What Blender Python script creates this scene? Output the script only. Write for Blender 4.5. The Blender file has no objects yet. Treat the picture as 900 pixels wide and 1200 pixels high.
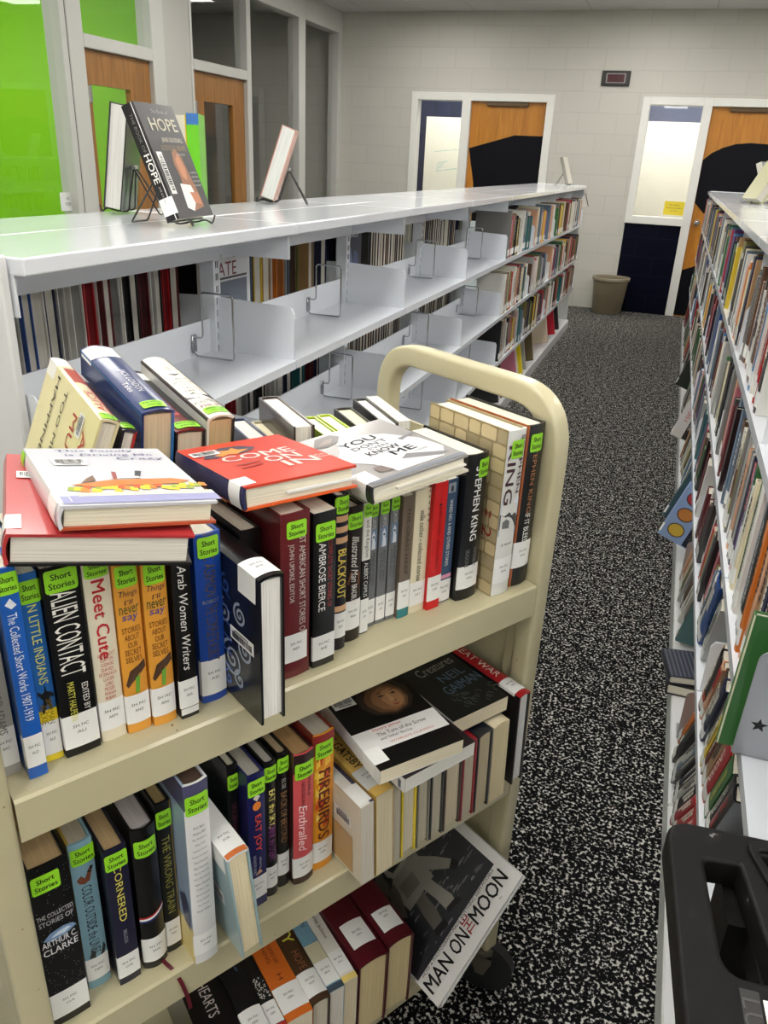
import bpy, bmesh, math, random
from mathutils import Vector, Matrix
SC = bpy.context.scene
COL = SC.collection
random.seed(7)

# ------------------------------------------------------------------ camera
YAW, PITCH, ROLL, FPX, EYE = -0.3197, 0.4197, 0.0483, 927.06, 1.487
def camera():
    cy, sy, cp, sp = math.cos(YAW), math.sin(YAW), math.cos(PITCH), math.sin(PITCH)
    f = Vector((sy * cp, cy * cp, -sp)); r = Vector((cy, -sy, 0)); u = r.cross(f)
    c, s = math.cos(ROLL), math.sin(ROLL)
    r2 = c * r + s * u; u2 = -s * r + c * u
    cd = bpy.data.cameras.new('camera'); co = bpy.data.objects.new('camera', cd); COL.objects.link(co)
    M = Matrix(((r2.x, u2.x, -f.x, 0), (r2.y, u2.y, -f.y, 0), (r2.z, u2.z, -f.z, EYE), (0, 0, 0, 1)))
    co.matrix_world = M
    cd.sensor_fit = 'VERTICAL'; cd.sensor_height = 36; cd.sensor_width = 27
    cd.lens = 36 * FPX / 1200
    cd.clip_start = 0.02; cd.clip_end = 60
    SC.camera = co
camera()
# ------------------------------------------------------------------ world, exposure
W = bpy.data.worlds.new('world'); SC.world = W; W.use_nodes = True
W.node_tree.nodes['Background'].inputs[0].default_value = (0.9, 0.95, 1.0, 1)
W.node_tree.nodes['Background'].inputs[1].default_value = 0.12
SC.view_settings.view_transform = 'Standard'; SC.view_settings.look = 'None'
SC.view_settings.gamma = 1; SC.view_settings.use_curve_mapping = False
SC.view_settings.exposure = 0.0
try:
    SC.cycles.use_denoising = True
    SC.cycles.max_bounces = 8; SC.cycles.diffuse_bounces = 4; SC.cycles.glossy_bounces = 4
    SC.cycles.transmission_bounces = 6; SC.cycles.transparent_max_bounces = 12
    SC.cycles.sample_clamp_indirect = 6.0
except Exception:
    pass
LAMP = 13.8         # emission of the ceiling troffers

# ------------------------------------------------------------------ helpers
def lin(c):
    out = []
    for v in c[:3]:
        v = v / 255.0
        out.append(v / 12.92 if v <= 0.04045 else ((v + 0.055) / 1.055) ** 2.4)
    return (out[0], out[1], out[2], 1.0)
_mats = {}
def mat(rgb, rough=0.5, coat=0.0, metal=0.0, spec=0.5, name=None):
    key = (tuple(rgb), rough, coat, metal, spec)
    if key in _mats: return _mats[key]
    m = bpy.data.materials.new(name or 'paint'); m.use_nodes = True
    b = m.node_tree.nodes['Principled BSDF']
    b.inputs['Base Color'].default_value = lin(rgb); b.inputs['Roughness'].default_value = rough
    b.inputs['Metallic'].default_value = metal; b.inputs['Coat Weight'].default_value = coat
    b.inputs['Coat Roughness'].default_value = 0.12; b.inputs['Specular IOR Level'].default_value = spec
    _mats[key] = m
    return m
def nodes_mat(name, rough=0.6, coat=0.0, spec=0.5):
    m = bpy.data.materials.new(name); m.use_nodes = True
    nt = m.node_tree; b = nt.nodes['Principled BSDF']
    b.inputs['Roughness'].default_value = rough; b.inputs['Coat Weight'].default_value = coat
    b.inputs['Specular IOR Level'].default_value = spec
    return m, nt, b
def N(nt, t, **kw):
    n = nt.nodes.new(t)
    for k, v in kw.items(): setattr(n, k, v)
    return n
def L(nt, a, b): nt.links.new(a, b)
def ramp(nt, stops, interp='LINEAR'):
    n = N(nt, 'ShaderNodeValToRGB'); n.color_ramp.interpolation = interp
    e = n.color_ramp.elements
    while len(e) < len(stops): e.new(0.5)
    for i, (p, c) in enumerate(stops): e[i].position = p; e[i].color = c
    return n
def glow(name, rgb, strength):
    m = bpy.data.materials.new(name); m.use_nodes = True; nt = m.node_tree
    nt.nodes.clear(); o = N(nt, 'ShaderNodeOutputMaterial'); e = N(nt, 'ShaderNodeEmission')
    e.inputs[0].default_value = lin(rgb); e.inputs[1].default_value = strength
    L(nt, e.outputs[0], o.inputs[0]); return m
def put(name, me, parent=None, loc=None):
    o = bpy.data.objects.new(name, me); COL.objects.link(o)
    if parent is not None: o.parent = parent
    if loc is not None: o.location = loc
    return o
def from_bm(name, bm, m, parent=None, smooth=False, loc=None):
    me = bpy.data.meshes.new(name)
    bm.normal_update(); bm.to_mesh(me); bm.free()
    for x in (m if isinstance(m, (list, tuple)) else [m]): me.materials.append(x)
    if smooth:
        for p in me.polygons: p.use_smooth = True
        try: me.set_sharp_from_angle(angle=math.radians(smooth if smooth > 1 else 40))
        except Exception: pass
    return put(name, me, parent, loc)
def raw(name, verts, faces, m, parent=None, idx=None, smooth=False):
    me = bpy.data.meshes.new(name); me.from_pydata([tuple(v) for v in verts], [], faces)
    for x in (m if isinstance(m, (list, tuple)) else [m]): me.materials.append(x)
    if idx:
        for p, i in zip(me.polygons, idx): p.material_index = i
    if smooth:
        for p in me.polygons: p.use_smooth = True
        try: me.set_sharp_from_angle(angle=math.radians(40))
        except Exception: pass
    me.update()
    return put(name, me, parent)
def box(bm, x0, x1, y0, y1, z0, z1, bev=0.0, seg=2, mi=0):
    vs = [bm.verts.new((x, y, z)) for x in (x0, x1) for y in (y0, y1) for z in (z0, z1)]
    q = [(0, 1, 3, 2), (4, 6, 7, 5), (0, 4, 5, 1), (2, 3, 7, 6), (0, 2, 6, 4), (1, 5, 7, 3)]
    fs = [bm.faces.new([vs[i] for i in f]) for f in q]
    for f in fs: f.material_index = mi
    if bev > 0:
        es = list({e for f in fs for e in f.edges})
        bmesh.ops.bevel(bm, geom=es, offset=bev, segments=seg, affect='EDGES', profile=0.5)
def prism(bm, pts, a, b, axis='x', mi=0):
    """extrude a polygon (2-D points) between a and b along an axis"""
    def P(p, t):
        if axis == 'x': return (t, p[0], p[1])
        if axis == 'y': return (p[0], t, p[1])
        return (p[0], p[1], t)
    A = [bm.verts.new(P(p, a)) for p in pts]; B = [bm.verts.new(P(p, b)) for p in pts]
    n = len(pts); fs = [bm.faces.new(A), bm.faces.new(B[::-1])]
    for i in range(n): fs.append(bm.faces.new((A[i], B[i], B[(i + 1) % n], A[(i + 1) % n])))
    for f in fs: f.material_index = mi
    return fs
def tube(bm, pts, r, n=8, closed=False, mi=0):
    pts = [Vector(p) for p in pts]; rings = []
    m = len(pts); prev = None
    for i, p in enumerate(pts):
        if closed: t = (pts[(i + 1) % m] - pts[i - 1]).normalized()
        elif i == 0: t = (pts[1] - p).normalized()
        elif i == m - 1: t = (p - pts[i - 1]).normalized()
        else: t = ((pts[i + 1] - p).normalized() + (p - pts[i - 1]).normalized()).normalized()
        if prev is None:
            a = Vector((0, 0, 1)) if abs(t.z) < 0.9 else Vector((1, 0, 0))
            u = t.cross(a).normalized()
        else:
            u = (prev - t * prev.dot(t)).normalized()
        prev = u; v = t.cross(u)
        rings.append([bm.verts.new(p + r * (math.cos(2 * math.pi * k / n) * u + math.sin(2 * math.pi * k / n) * v)) for k in range(n)])
    k_ = m if closed else m - 1
    for i in range(k_):
        A, B = rings[i], rings[(i + 1) % m]
        for k in range(n):
            f = bm.faces.new((A[k], A[(k + 1) % n], B[(k + 1) % n], B[k])); f.material_index = mi
    if not closed:
        bm.faces.new(rings[0][::-1]); bm.faces.new(rings[-1])
def lathe(bm, prof, n=32, mi=0):
    rings = [[bm.verts.new((r * math.cos(2 * math.pi * k / n), r * math.sin(2 * math.pi * k / n), z)) for k in range(n)] for r, z in prof]
    for A, B in zip(rings, rings[1:]):
        for k in range(n): bm.faces.new((A[k], A[(k + 1) % n], B[(k + 1) % n], B[k])).material_index = mi
def fillet(pts, rad, seg=5, closed=False):
    """round the corners of a polyline"""
    pts = [Vector(p) for p in pts]; out = []; m = len(pts)
    for i, p in enumerate(pts):
        if not closed and i in (0, m - 1): out.append(p); continue
        a = pts[i - 1]; b = pts[(i + 1) % m]
        r = rad[i] if isinstance(rad, (list, tuple)) else rad
        da = (a - p); db = (b - p); k = min(r, da.length * .49, db.length * .49)
        if k < 1e-5: out.append(p); continue
        A = p + da.normalized() * k; B = p + db.normalized() * k
        for j in range(seg + 1):
            t = j / seg; out.append((1 - t) ** 2 * A + 2 * t * (1 - t) * p + t * t * B)
    return out
def tag(o, label=None, cat=None, group=None, kind=None):
    if label: o['label'] = label
    if cat: o['category'] = cat
    if group: o['group'] = group
    if kind: o['kind'] = kind
    return o
def empty(name, label=None, cat=None, group=None, M=None):
    o = bpy.data.objects.new(name, None); COL.objects.link(o); o.empty_display_size = 0.05
    if M is not None: o.matrix_world = M
    return tag(o, label, cat, group)
def frame(o, X, Y, Z):
    X, Y, Z, o = Vector(X), Vector(Y), Vector(Z), Vector(o)
    return Matrix(((X.x, Y.x, Z.x, o.x), (X.y, Y.y, Z.y, o.y), (X.z, Y.z, Z.z, o.z), (0, 0, 0, 1)))
def structure(o): o['kind'] = 'structure'; return o
# ---- lettering
_txt = {}
def text_mesh(s):
    if s in _txt: return _txt[s]
    c = bpy.data.curves.new('lettering', 'FONT'); c.body = s.lstrip('*'); c.resolution_u = 2
    c.align_x = 'CENTER'; c.align_y = 'CENTER'; c.size = 1.0; c.space_line = 0.9
    o = bpy.data.objects.new('lettering', c); me = o.to_mesh()
    V = [(v.co.x, v.co.y) for v in me.vertices]; F = [tuple(p.vertices) for p in me.polygons]
    if s.startswith('*'):      # heavier weight: the same strokes laid down again a hair to each side
        n = len(V); V = V + [(x + .030, y) for x, y in V] + [(x + .015, y + .018) for x, y in V]; F = F + [tuple(i + n for i in f) for f in F] + [tuple(i + 2 * n for i in f) for f in F]
    o.to_mesh_clear(); bpy.data.objects.remove(o); bpy.data.curves.remove(c)
    if V:
        xs = [v[0] for v in V]; ys = [v[1] for v in V]
        x0, x1, y0, y1 = min(xs), max(xs), min(ys), max(ys)
        V = [(v[0] - (x0 + x1) / 2, v[1] - (y0 + y1) / 2) for v in V]
        _txt[s] = (V, F, x1 - x0, y1 - y0)
    else: _txt[s] = ([], [], 1, 1)
    return _txt[s]
def text_pts(s, cx, cy, w, h, rot=0.0, shear=0.0):
    """lettering stretched to w x h, turned by rot degrees about its centre"""
    V, F, tw, th = text_mesh(s)
    c, sn = math.cos(math.radians(rot)), math.sin(math.radians(rot)); out = []
    for x, y in V:
        X = x / tw * w + shear * y / th * h; Y = y / th * h
        out.append((cx + c * X - sn * Y, cy + sn * X + c * Y))
    return out, F
# ================================================================== the room
YB, XW, ZC = 9.7175, -4.0, 2.98
XR, YF = 5.0, -4.5
def block_material(name, rgb, joint, plane='xz', rough=0.55, spec=.4):
    m, nt, b = nodes_mat(name, rough, spec=spec)
    tc = N(nt, 'ShaderNodeTexCoord'); sep = N(nt, 'ShaderNodeSeparateXYZ'); cmb = N(nt, 'ShaderNodeCombineXYZ')
    L(nt, tc.outputs['Object'], sep.inputs[0])
    L(nt, sep.outputs['X' if plane == 'xz' else 'Y'], cmb.inputs[0]); L(nt, sep.outputs['Z'], cmb.inputs[1])
    br = N(nt, 'ShaderNodeTexBrick'); br.offset = 0.5
    br.inputs['Scale'].default_value = 1.0; br.inputs['Brick Width'].default_value = 0.4064
    br.inputs['Row Height'].default_value = 0.2032; br.inputs['Mortar Size'].default_value = 0.005
    br.inputs['Mortar Smooth'].default_value = 0.4
    br.inputs['Color1'].default_value = lin(rgb); br.inputs['Color2'].default_value = lin([v * .985 for v in rgb])
    br.inputs['Mortar'].default_value = lin(joint)
    L(nt, cmb.outputs[0], br.inputs['Vector']); L(nt, br.outputs['Color'], b.inputs['Base Color'])
    nz = N(nt, 'ShaderNodeTexNoise'); nz.inputs['Scale'].default_value = 60
    L(nt, tc.outputs['Object'], nz.inputs['Vector'])
    mx = N(nt, 'ShaderNodeMath', operation='MULTIPLY_ADD'); mx.inputs[1].default_value = -1.0
    ad = N(nt, 'ShaderNodeMath', operation='MULTIPLY'); ad.inputs[1].default_value = .12
    L(nt, nz.outputs['Fac'], ad.inputs[0]); L(nt, br.outputs['Fac'], mx.inputs[0]); L(nt, ad.outputs[0], mx.inputs[2])
    bp = N(nt, 'ShaderNodeBump'); bp.inputs['Strength'].default_value = .35; bp.inputs['Distance'].default_value = .005
    L(nt, mx.outputs[0], bp.inputs['Height']); L(nt, bp.outputs[0], b.inputs['Normal'])
    return m
def carpet_material():
    m, nt, b = nodes_mat('speckled_carpet', 0.95, spec=0.1)
    tc = N(nt, 'ShaderNodeTexCoord')
    n1 = N(nt, 'ShaderNodeTexNoise'); n1.inputs['Scale'].default_value = 125; n1.inputs['Detail'].default_value = 2.5; n1.inputs['Roughness'].default_value = .55
    L(nt, tc.outputs['Object'], n1.inputs['Vector'])
    n2 = N(nt, 'ShaderNodeTexNoise'); n2.inputs['Scale'].default_value = 34; n2.inputs['Detail'].default_value = 1
    L(nt, tc.outputs['Object'], n2.inputs['Vector'])
    a = N(nt, 'ShaderNodeMath', operation='MULTIPLY_ADD'); a.inputs[1].default_value = .22; L(nt, n2.outputs['Fac'], a.inputs[0]); L(nt, n1.outputs['Fac'], a.inputs[2])
    r = ramp(nt, [(0.62, (.004, .004, .005, 1)), (.665, (.018, .018, .018, 1)), (.70, (.46, .45, .42, 1)), (.83, (.74, .72, .68, 1))])
    L(nt, a.outputs[0], r.inputs[0]); L(nt, r.outputs[0], b.inputs['Base Color'])
    bp = N(nt, 'ShaderNodeBump'); bp.inputs['Strength'].default_value = .6; bp.inputs['Distance'].default_value = .004
    L(nt, n1.outputs['Fac'], bp.inputs['Height']); L(nt, bp.outputs[0], b.inputs['Normal'])
    return m
def wood_material(name, c1, c2, rough=.35):
    m, nt, b = nodes_mat(name, rough, coat=.2)
    tc = N(nt, 'ShaderNodeTexCoord'); mp = N(nt, 'ShaderNodeMapping'); mp.inputs['Scale'].default_value = (9, 9, .8)
    L(nt, tc.outputs['Object'], mp.inputs[0])
    n = N(nt, 'ShaderNodeTexNoise'); n.inputs['Scale'].default_value = 2.2; n.inputs['Detail'].default_value = 6; n.inputs['Distortion'].default_value = 1.4
    L(nt, mp.outputs[0], n.inputs['Vector'])
    r = ramp(nt, [(.3, lin(c1)), (.7, lin(c2))]); L(nt, n.outputs['Fac'], r.inputs[0]); L(nt, r.outputs[0], b.inputs['Base Color'])
    return m
def glass_material(name, tint=(.965, .975, .965), rough=0.0, transp=.9):
    m = bpy.data.materials.new(name); m.use_nodes = True; nt = m.node_tree; nt.nodes.clear()
    o = N(nt, 'ShaderNodeOutputMaterial'); mix = N(nt, 'ShaderNodeMixShader'); t = N(nt, 'ShaderNodeBsdfTransparent'); g = N(nt, 'ShaderNodeBsdfGlossy')
    t.inputs[0].default_value = (*tint, 1); g.inputs['Roughness'].default_value = rough; g.inputs[0].default_value = (.9, .9, .9, 1)
    fr = N(nt, 'ShaderNodeFresnel'); fr.inputs[0].default_value = 1.5
    ge = N(nt, 'ShaderNodeNewGeometry'); inv = N(nt, 'ShaderNodeMath', operation='SUBTRACT'); inv.inputs[0].default_value = 1.0; L(nt, ge.outputs['Backfacing'], inv.inputs[1])
    mu = N(nt, 'ShaderNodeMath', operation='MULTIPLY'); L(nt, fr.outputs[0], mu.inputs[0]); L(nt, inv.outputs[0], mu.inputs[1])
    L(nt, mu.outputs[0], mix.inputs[0]); L(nt, t.outputs[0], mix.inputs[1]); L(nt, g.outputs[0], mix.inputs[2]); L(nt, mix.outputs[0], o.inputs[0])
    return m
M_BLOCK = block_material('painted_block', (200, 197, 189), (191, 188, 180))
M_NAVYBLOCK = block_material('navy_block', (8, 11, 28), (18, 22, 40), spec=.08)
M_DRY = mat((188, 186, 180), .6)
M_TRIM = mat((232, 231, 226), .35)
M_WOOD = wood_material('oak_door', (134, 90, 40), (164, 114, 58))
M_WOODY = wood_material('honey_door', (170, 106, 24), (198, 132, 40))
M_NAVY = mat((9, 9, 18), .5, spec=.15)
M_GLASS = glass_material('clear_glass')
M_DARKGLASS = glass_material('tinted_glass', (.62, .64, .62))
M_STEEL = mat((190, 190, 188), .25, metal=1.0)

def solid(name, x0, x1, y0, y1, z0, z1, m, parent=None, bev=0):
    bm = bmesh.new(); box(bm, x0, x1, y0, y1, z0, z1, bev); return from_bm(name, bm, m, parent)
structure(solid('floor', XW - 4, XR, YF, YB + 2.6, -.05, 0, carpet_material()))
def tile_ceiling():
    m, nt, b = nodes_mat('ceiling_tile', .8)
    tc = N(nt, 'ShaderNodeTexCoord'); br = N(nt, 'ShaderNodeTexBrick'); br.offset = 0
    br.inputs['Scale'].default_value = 1; br.inputs['Brick Width'].default_value = 1.22; br.inputs['Row Height'].default_value = .61
    br.inputs['Mortar Size'].default_value = .012; br.inputs['Color1'].default_value = lin((212, 212, 208)); br.inputs['Color2'].default_value = lin((208, 208, 204)); br.inputs['Mortar'].default_value = lin((196, 196, 192))
    L(nt, tc.outputs['Object'], br.inputs['Vector']); L(nt, br.outputs['Color'], b.inputs['Base Color']); return m
structure(solid('ceiling', XW - 4, XR, YF, YB + 2.6, ZC, ZC + .05, tile_ceiling()))
# back wall with two door openings and two side lights: built from solid pieces
def back_wall():
    bm = bmesh.new(); y0, y1 = YB, YB + .2
    W1 = (-3.10, -1.50); W2 = (-.56, 1.10); H = 2.20
    box(bm, XW - 4, W1[0], y0, y1, 0, ZC); box(bm, W1[1], W2[0], y0, y1, 0, ZC); box(bm, W2[1], XR, y0, y1, 0, ZC)
    box(bm, W1[0], W1[1], y0, y1, H, ZC); box(bm, W2[0], W2[1], y0, y1, H, ZC)
    structure(from_bm('wall_back', bm, M_BLOCK))
    structure(solid('wall_under_left_window', -3.10, -2.47, y0, y1, 0, .98, M_NAVYBLOCK)).name = 'wall_back_lower_left'
    structure(solid('wall_back_lower_right', -.56, .075, y0, y1, 0, .965, M_NAVYBLOCK))
back_wall()
def bar_frame(name, bars, y0, y1, m):
    bm = bmesh.new()
    for x0, x1, z0, z1 in bars: box(bm, x0, x1, y0, y1, z0, z1, .004, 1)
    return structure(from_bm(name, bm, m))
bar_frame('trim_1', [(-3.12, -3.04, .96, 2.20), (-2.52, -2.42, 0, 2.20), (-1.575, -1.49, 0, 2.20), (-3.04, -2.52, 2.12, 2.20), (-2.42, -1.575, 2.12, 2.20), (-3.04, -2.52, .96, 1.03)], YB - .02, YB + .12, M_TRIM)
bar_frame('trim_2', [(-.57, -.49, .955, 2.20), (.035, .125, 0, 2.20), (1.03, 1.11, 0, 2.20), (-.49, .035, 2.125, 2.20), (.125, 1.03, 2.125, 2.20), (-.49, .035, .955, 1.035)], YB - .02, YB + .12, M_TRIM)
structure(solid('window_1', -3.04, -2.52, YB + .045, YB + .051, 1.03, 2.12, M_GLASS))
structure(solid('window_2', -.49, .035, YB + .045, YB + .051, 1.035, 2.125, M_GLASS))
def mural_door(name, x0, x1, z1, m, shapes, knob_x):
    d = structure(solid(name, x0, x1, YB + .035, YB + .08, 0, z1, m))
    for pts in shapes:
        bm = bmesh.new(); prism(bm, pts, YB + .033, YB + .036, 'y'); from_bm('painted_shape', bm, M_NAVY, d)
    bm = bmesh.new(); tube(bm, [(knob_x, YB + .034, 1.0), (knob_x, YB - .02, 1.0)], .012, 12)
    b2 = bmesh.new(); lathe(b2, [(.001, .0), (.022, .004), (.03, .02), (.026, .034), (.012, .04), (.034, .041), (.034, .046), (.001, .046)], 20)
    for v in b2.verts: v.co = Vector((knob_x + v.co.x, YB - .014 + v.co.z, 1.0 + v.co.y))
    me = bpy.data.meshes.new('k'); b2.to_mesh(me); b2.free(); bm.from_mesh(me); bpy.data.meshes.remove(me)
    from_bm('knob', bm, M_STEEL, d, smooth=True)
    bm = bmesh.new(); box(bm, x0 + .18, x1 - .2 , YB + .0, YB + .033, z1 - .045, z1 - .005, .004, 1); from_bm('door_closer', bm, mat((92, 70, 40), .4), d)
    return d
mural_door('door_1', -2.42, -1.575, 2.12, M_WOODY, [[(-2.415, 1.64), (-1.90, 1.79), (-1.578, 1.79), (-1.578, .9), (-1.7, .5), (-2.30, .5), (-2.33, 1.27)]], -1.66)
arc = [(.128, 1.62), (.20, 1.69), (.30, 1.745), (.42, 1.785), (.56, 1.80), (.72, 1.795), (.88, 1.75), (1.028, 1.67)]
mural_door('door_2', .125, 1.03, 2.125, M_WOODY, [arc + [(1.028, .3), (.4, 1.05), (.235, 1.10), (.128, 1.2)], [(.128, .50), (.42, .62), (.7, .42), (.7, .01), (.128, .01)]], .19)
# rooms behind the back wall
def back_rooms():
    structure(solid('wall_office_left', -4.2, -1.3, YB + 1.72, YB + 1.8, 0, ZC, mat((24, 30, 62), .5)))
    structure(solid('wall_office_right', -1.2, 1.6, YB + 1.72, YB + 1.8, 0, ZC, mat((74, 80, 104), .5)))
    structure(solid('wall_office_divider', -1.3, -1.2, YB + .2, YB + 1.8, 0, ZC, M_DRY))
    structure(solid('wall_office_end', -4.3, -4.2, YB + .2, YB + 1.8, 0, ZC, M_DRY))
    structure(solid('wall_office_far_end', 1.6, 1.7, YB + .2, YB + 1.8, 0, ZC, M_DRY))
    for (x0, x1, z1, lab, notes) in ((-3.44, -2.2, 2.03, 'whiteboard with faint teal notes behind the left back window', True), (-1.1, .9, 2.055, 'blank whiteboard behind the right back window above the yellow notice', False)):
        r = tag(empty('whiteboard', M=Matrix.Translation((0, 0, 0))), lab, 'whiteboard')
        solid('board', x0, x1, YB + 1.69, YB + 1.715, .75, z1, mat((238, 238, 228), .25), r)
        if notes:
            random.seed(3); vs = []; fs = []
            for (cx, cz, w, n) in ((-3.13, 1.62, .34, 9), (-3.18, 1.47, .16, 5), (-3.2, 1.44, .1, 4), (-3.2, 1.41, .12, 4), (-3.11, 1.38, .3, 9)):
                for k in range(n):
                    x = cx - w / 2 + w * k / n; hh = random.uniform(.008, .022); ww = w / n * .6
                    i = len(vs); y = YB + 1.689
                    zz = cz + (k / n - .5) * .04
                    vs += [(x, y, zz), (x + ww, y, zz + hh * .4), (x + ww, y, zz + hh), (x, y, zz + hh * .6)]; fs.append((i, i + 1, i + 2, i + 3))
            raw('handwriting', vs, fs, mat((120, 190, 190), .5), r)
        else:
            solid('tray', x0, x1, YB + 1.63, YB + 1.715, .73, .75, mat((170, 170, 170), .3, metal=.8), r)
    for x, s in ((-2.8, 24.0), (-.1, 28.0)):
        r = tag(empty('ceiling_light', M=Matrix.Translation((x, YB + .9, ZC))), 'ceiling light panel of the office behind the %s back window' % ('left' if x < -1 else 'right'), 'light')
        bm = bmesh.new(); box(bm, -.6, .6, -.3, .3, -.03, -.012); from_bm('diffuser', bm, glow('office_lamp', (255, 250, 240), s), r)
        bm = bmesh.new()
        for b_ in ((-.63, .63, -.33, -.3), (-.63, .63, .3, .33), (-.63, -.6, -.3, .3), (.6, .63, -.3, .3)): box(bm, *b_, -.035, 0)
        from_bm('frame', bm, M_TRIM, r)
back_rooms()
# left wall of glazed frames
def left_wall():
    x0, x1 = XW - .12, XW
    bars = [  # y0,y1,z0,z1
        (4.905, 4.965, 0, ZC), (4.975, 5.13, 0, ZC), (5.925, 6.09, 0, ZC), (5.13, 5.925, 2.085, 2.17),
        (6.47, 6.50, 0, ZC), (7.42, 7.50, 0, ZC), (6.50, 7.42, 2.09, 2.17), (8.54, 8.70, 0, ZC), (9.60, 9.7175, 0, ZC),
        (7.50, 8.54, 2.76, ZC), (8.70, 9.60, 2.76, ZC), (6.50, 7.42, 2.80, ZC), (5.13, 5.925, 2.80, ZC),
        (7.50, 8.54, 0, .12), (8.70, 9.60, 0, .12), (1.0, 4.905, 0, .12), (1.0, 4.905, 2.84, ZC), (2.9, 2.98, 0, ZC)]
    bm = bmesh.new()
    for y0, y1, z0, z1 in bars: box(bm, x0 - .0, x1 + .012, y0, y1, z0, z1, .005, 1)
    structure(from_bm('trim_3', bm, mat((198, 197, 192), .4)))
    bm = bmesh.new(); box(bm, x0 + .05, x1 + .005, 4.964, 4.976, 0, ZC); structure(from_bm('trim_4', bm, mat((20, 20, 20), .6)))
    bm = bmesh.new(); box(bm, x0, x1, 6.09, 6.47, 0, ZC); box(bm, x0, x1, YF, 1.0, 0, ZC); structure(from_bm('wall_left', bm, M_DRY))
    gx = XW - .06
    for k, (y0, y1, z0, z1, g) in enumerate(((1.0, 2.9, .12, 2.84, M_GLASS), (2.98, 4.905, .12, 2.84, M_GLASS), (5.13, 5.925, 2.17, 2.80, M_GLASS), (6.5, 7.42, 2.17, 2.8, M_GLASS), (7.5, 8.54, .12, 2.76, M_GLASS), (8.7, 9.6, .12, 2.76, M_GLASS))):
        structure(solid('window_%d' % (k + 3), gx - .003, gx + .003, y0, y1, z0, z1, g))
    for k, (y0, y1, zt) in enumerate(((5.13, 5.925, 2.085), (6.50, 7.42, 2.09))):
        dx0, dx1 = XW - .075, XW - .03; l0, l1 = (5.215, 5.665) if k == 0 else (6.70, 7.20)
        bm = bmesh.new()
        box(bm, dx0, dx1, y0 + .003, l0, 0, zt - .003); box(bm, dx0, dx1, l1, y1 - .003, 0, zt - .003)
        box(bm, dx0, dx1, l0, l1, 0, .35); box(bm, dx0, dx1, l0, l1, 1.87, zt - .003)
        d = structure(from_bm('door_%d' % (k + 3), bm, M_WOOD))
        bm = bmesh.new(); box(bm, dx0 + .018, dx0 + .026, l0 - .005, l1 + .005, .345, 1.875); from_bm('glass_pane', bm, M_GLASS, d)
        bm = bmesh.new(); 
        for zz in (.25, 1.75): box(bm, dx1 - .01, XW + .02, y0 - .004, y0 + .03, zz, zz + .11, .003, 1)
        from_bm('hinge', bm, M_STEEL, d)
    # green room beyond, dark room beyond
    G = mat((146, 212, 36), .5); GR = mat((150, 150, 146), .7)
    structure(solid('wall_green_back', XW - 3.1, XW - 3.0, .9, 6.15, 0, ZC, G))
    structure(solid('wall_green_side', XW - 3.0, XW - .12, 6.15, 6.25, 0, ZC, G))
    structure(solid('wall_green_front', XW - 3.0, XW - .12, .8, .9, 0, ZC, G))
    structure(solid('wall_dark_back', XW - 3.1, XW - 3.0, 6.25, YB + .2, 0, ZC, mat((66, 66, 64), .7)))
    structure(solid('wall_dark_side', XW - 3.0, XW - .12, 6.25, 6.27, 0, ZC, mat((66, 66, 64), .7)))
    r = tag(empty('ceiling_light', M=Matrix.Translation((XW - 1.5, 3.9, ZC))), 'ceiling light panel inside the lime green room', 'light')
    bm = bmesh.new(); box(bm, -.3, .3, -1.2, 1.2, -.03, -.012); from_bm('diffuser', bm, glow('green_room_lamp', (255, 255, 250), 15.0), r)
    bm = bmesh.new()
    for b_ in ((-.33, .33, -1.23, -1.2), (-.33, .33, 1.2, 1.23), (-.33, -.3, -1.2, 1.2), (.3, .33, -1.2, 1.2)): box(bm, *b_, -.035, 0)
    from_bm('frame', bm, M_TRIM, r)
left_wall()
structure(solid('wall_right', XR, XR + .1, YF, YB + .2, 0, ZC, M_BLOCK))
structure(solid('wall_front', XW - 4, XR, YF - .1, YF, 0, ZC, M_BLOCK))
# troffers of the library ceiling
def troffers():
    lamp = glow('troffer_lamp', (255, 252, 245), LAMP)
    bd = bmesh.new(); box(bd, -.28, .28, -.58, .58, -.02, -.008); dme = bpy.data.meshes.new('diffuser'); bd.to_mesh(dme); bd.free(); dme.materials.append(lamp)
    bf = bmesh.new()
    for b_ in ((-.305, .305, -.61, -.58), (-.305, .305, .58, .61), (-.305, -.28, -.58, .58), (.28, .305, -.58, .58)): box(bf, *b_, -.026, 0)
    fme = bpy.data.meshes.new('frame'); bf.to_mesh(fme); bf.free(); fme.materials.append(M_TRIM)
    O5 = ('first', 'second', 'third', 'fourth', 'fifth', 'sixth')
    for i, x in enumerate((-2.7, -.55, 1.6, 3.7)):
        for j, y in enumerate((-3.3, -1.25, .8, 3.2, 5.7, 8.3)):  # unseen row just behind the camera is added for more frontal light
            o = empty('ceiling_light', 'recessed ceiling light panel, %s row from the glass partition, %s from the block back wall' % (O5[i], O5[5 - j]), 'light', 'library ceiling lights', Matrix.Translation((x, y, ZC)))
            put('diffuser', dme, o); put('frame', fme, o)
troffers()
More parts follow.
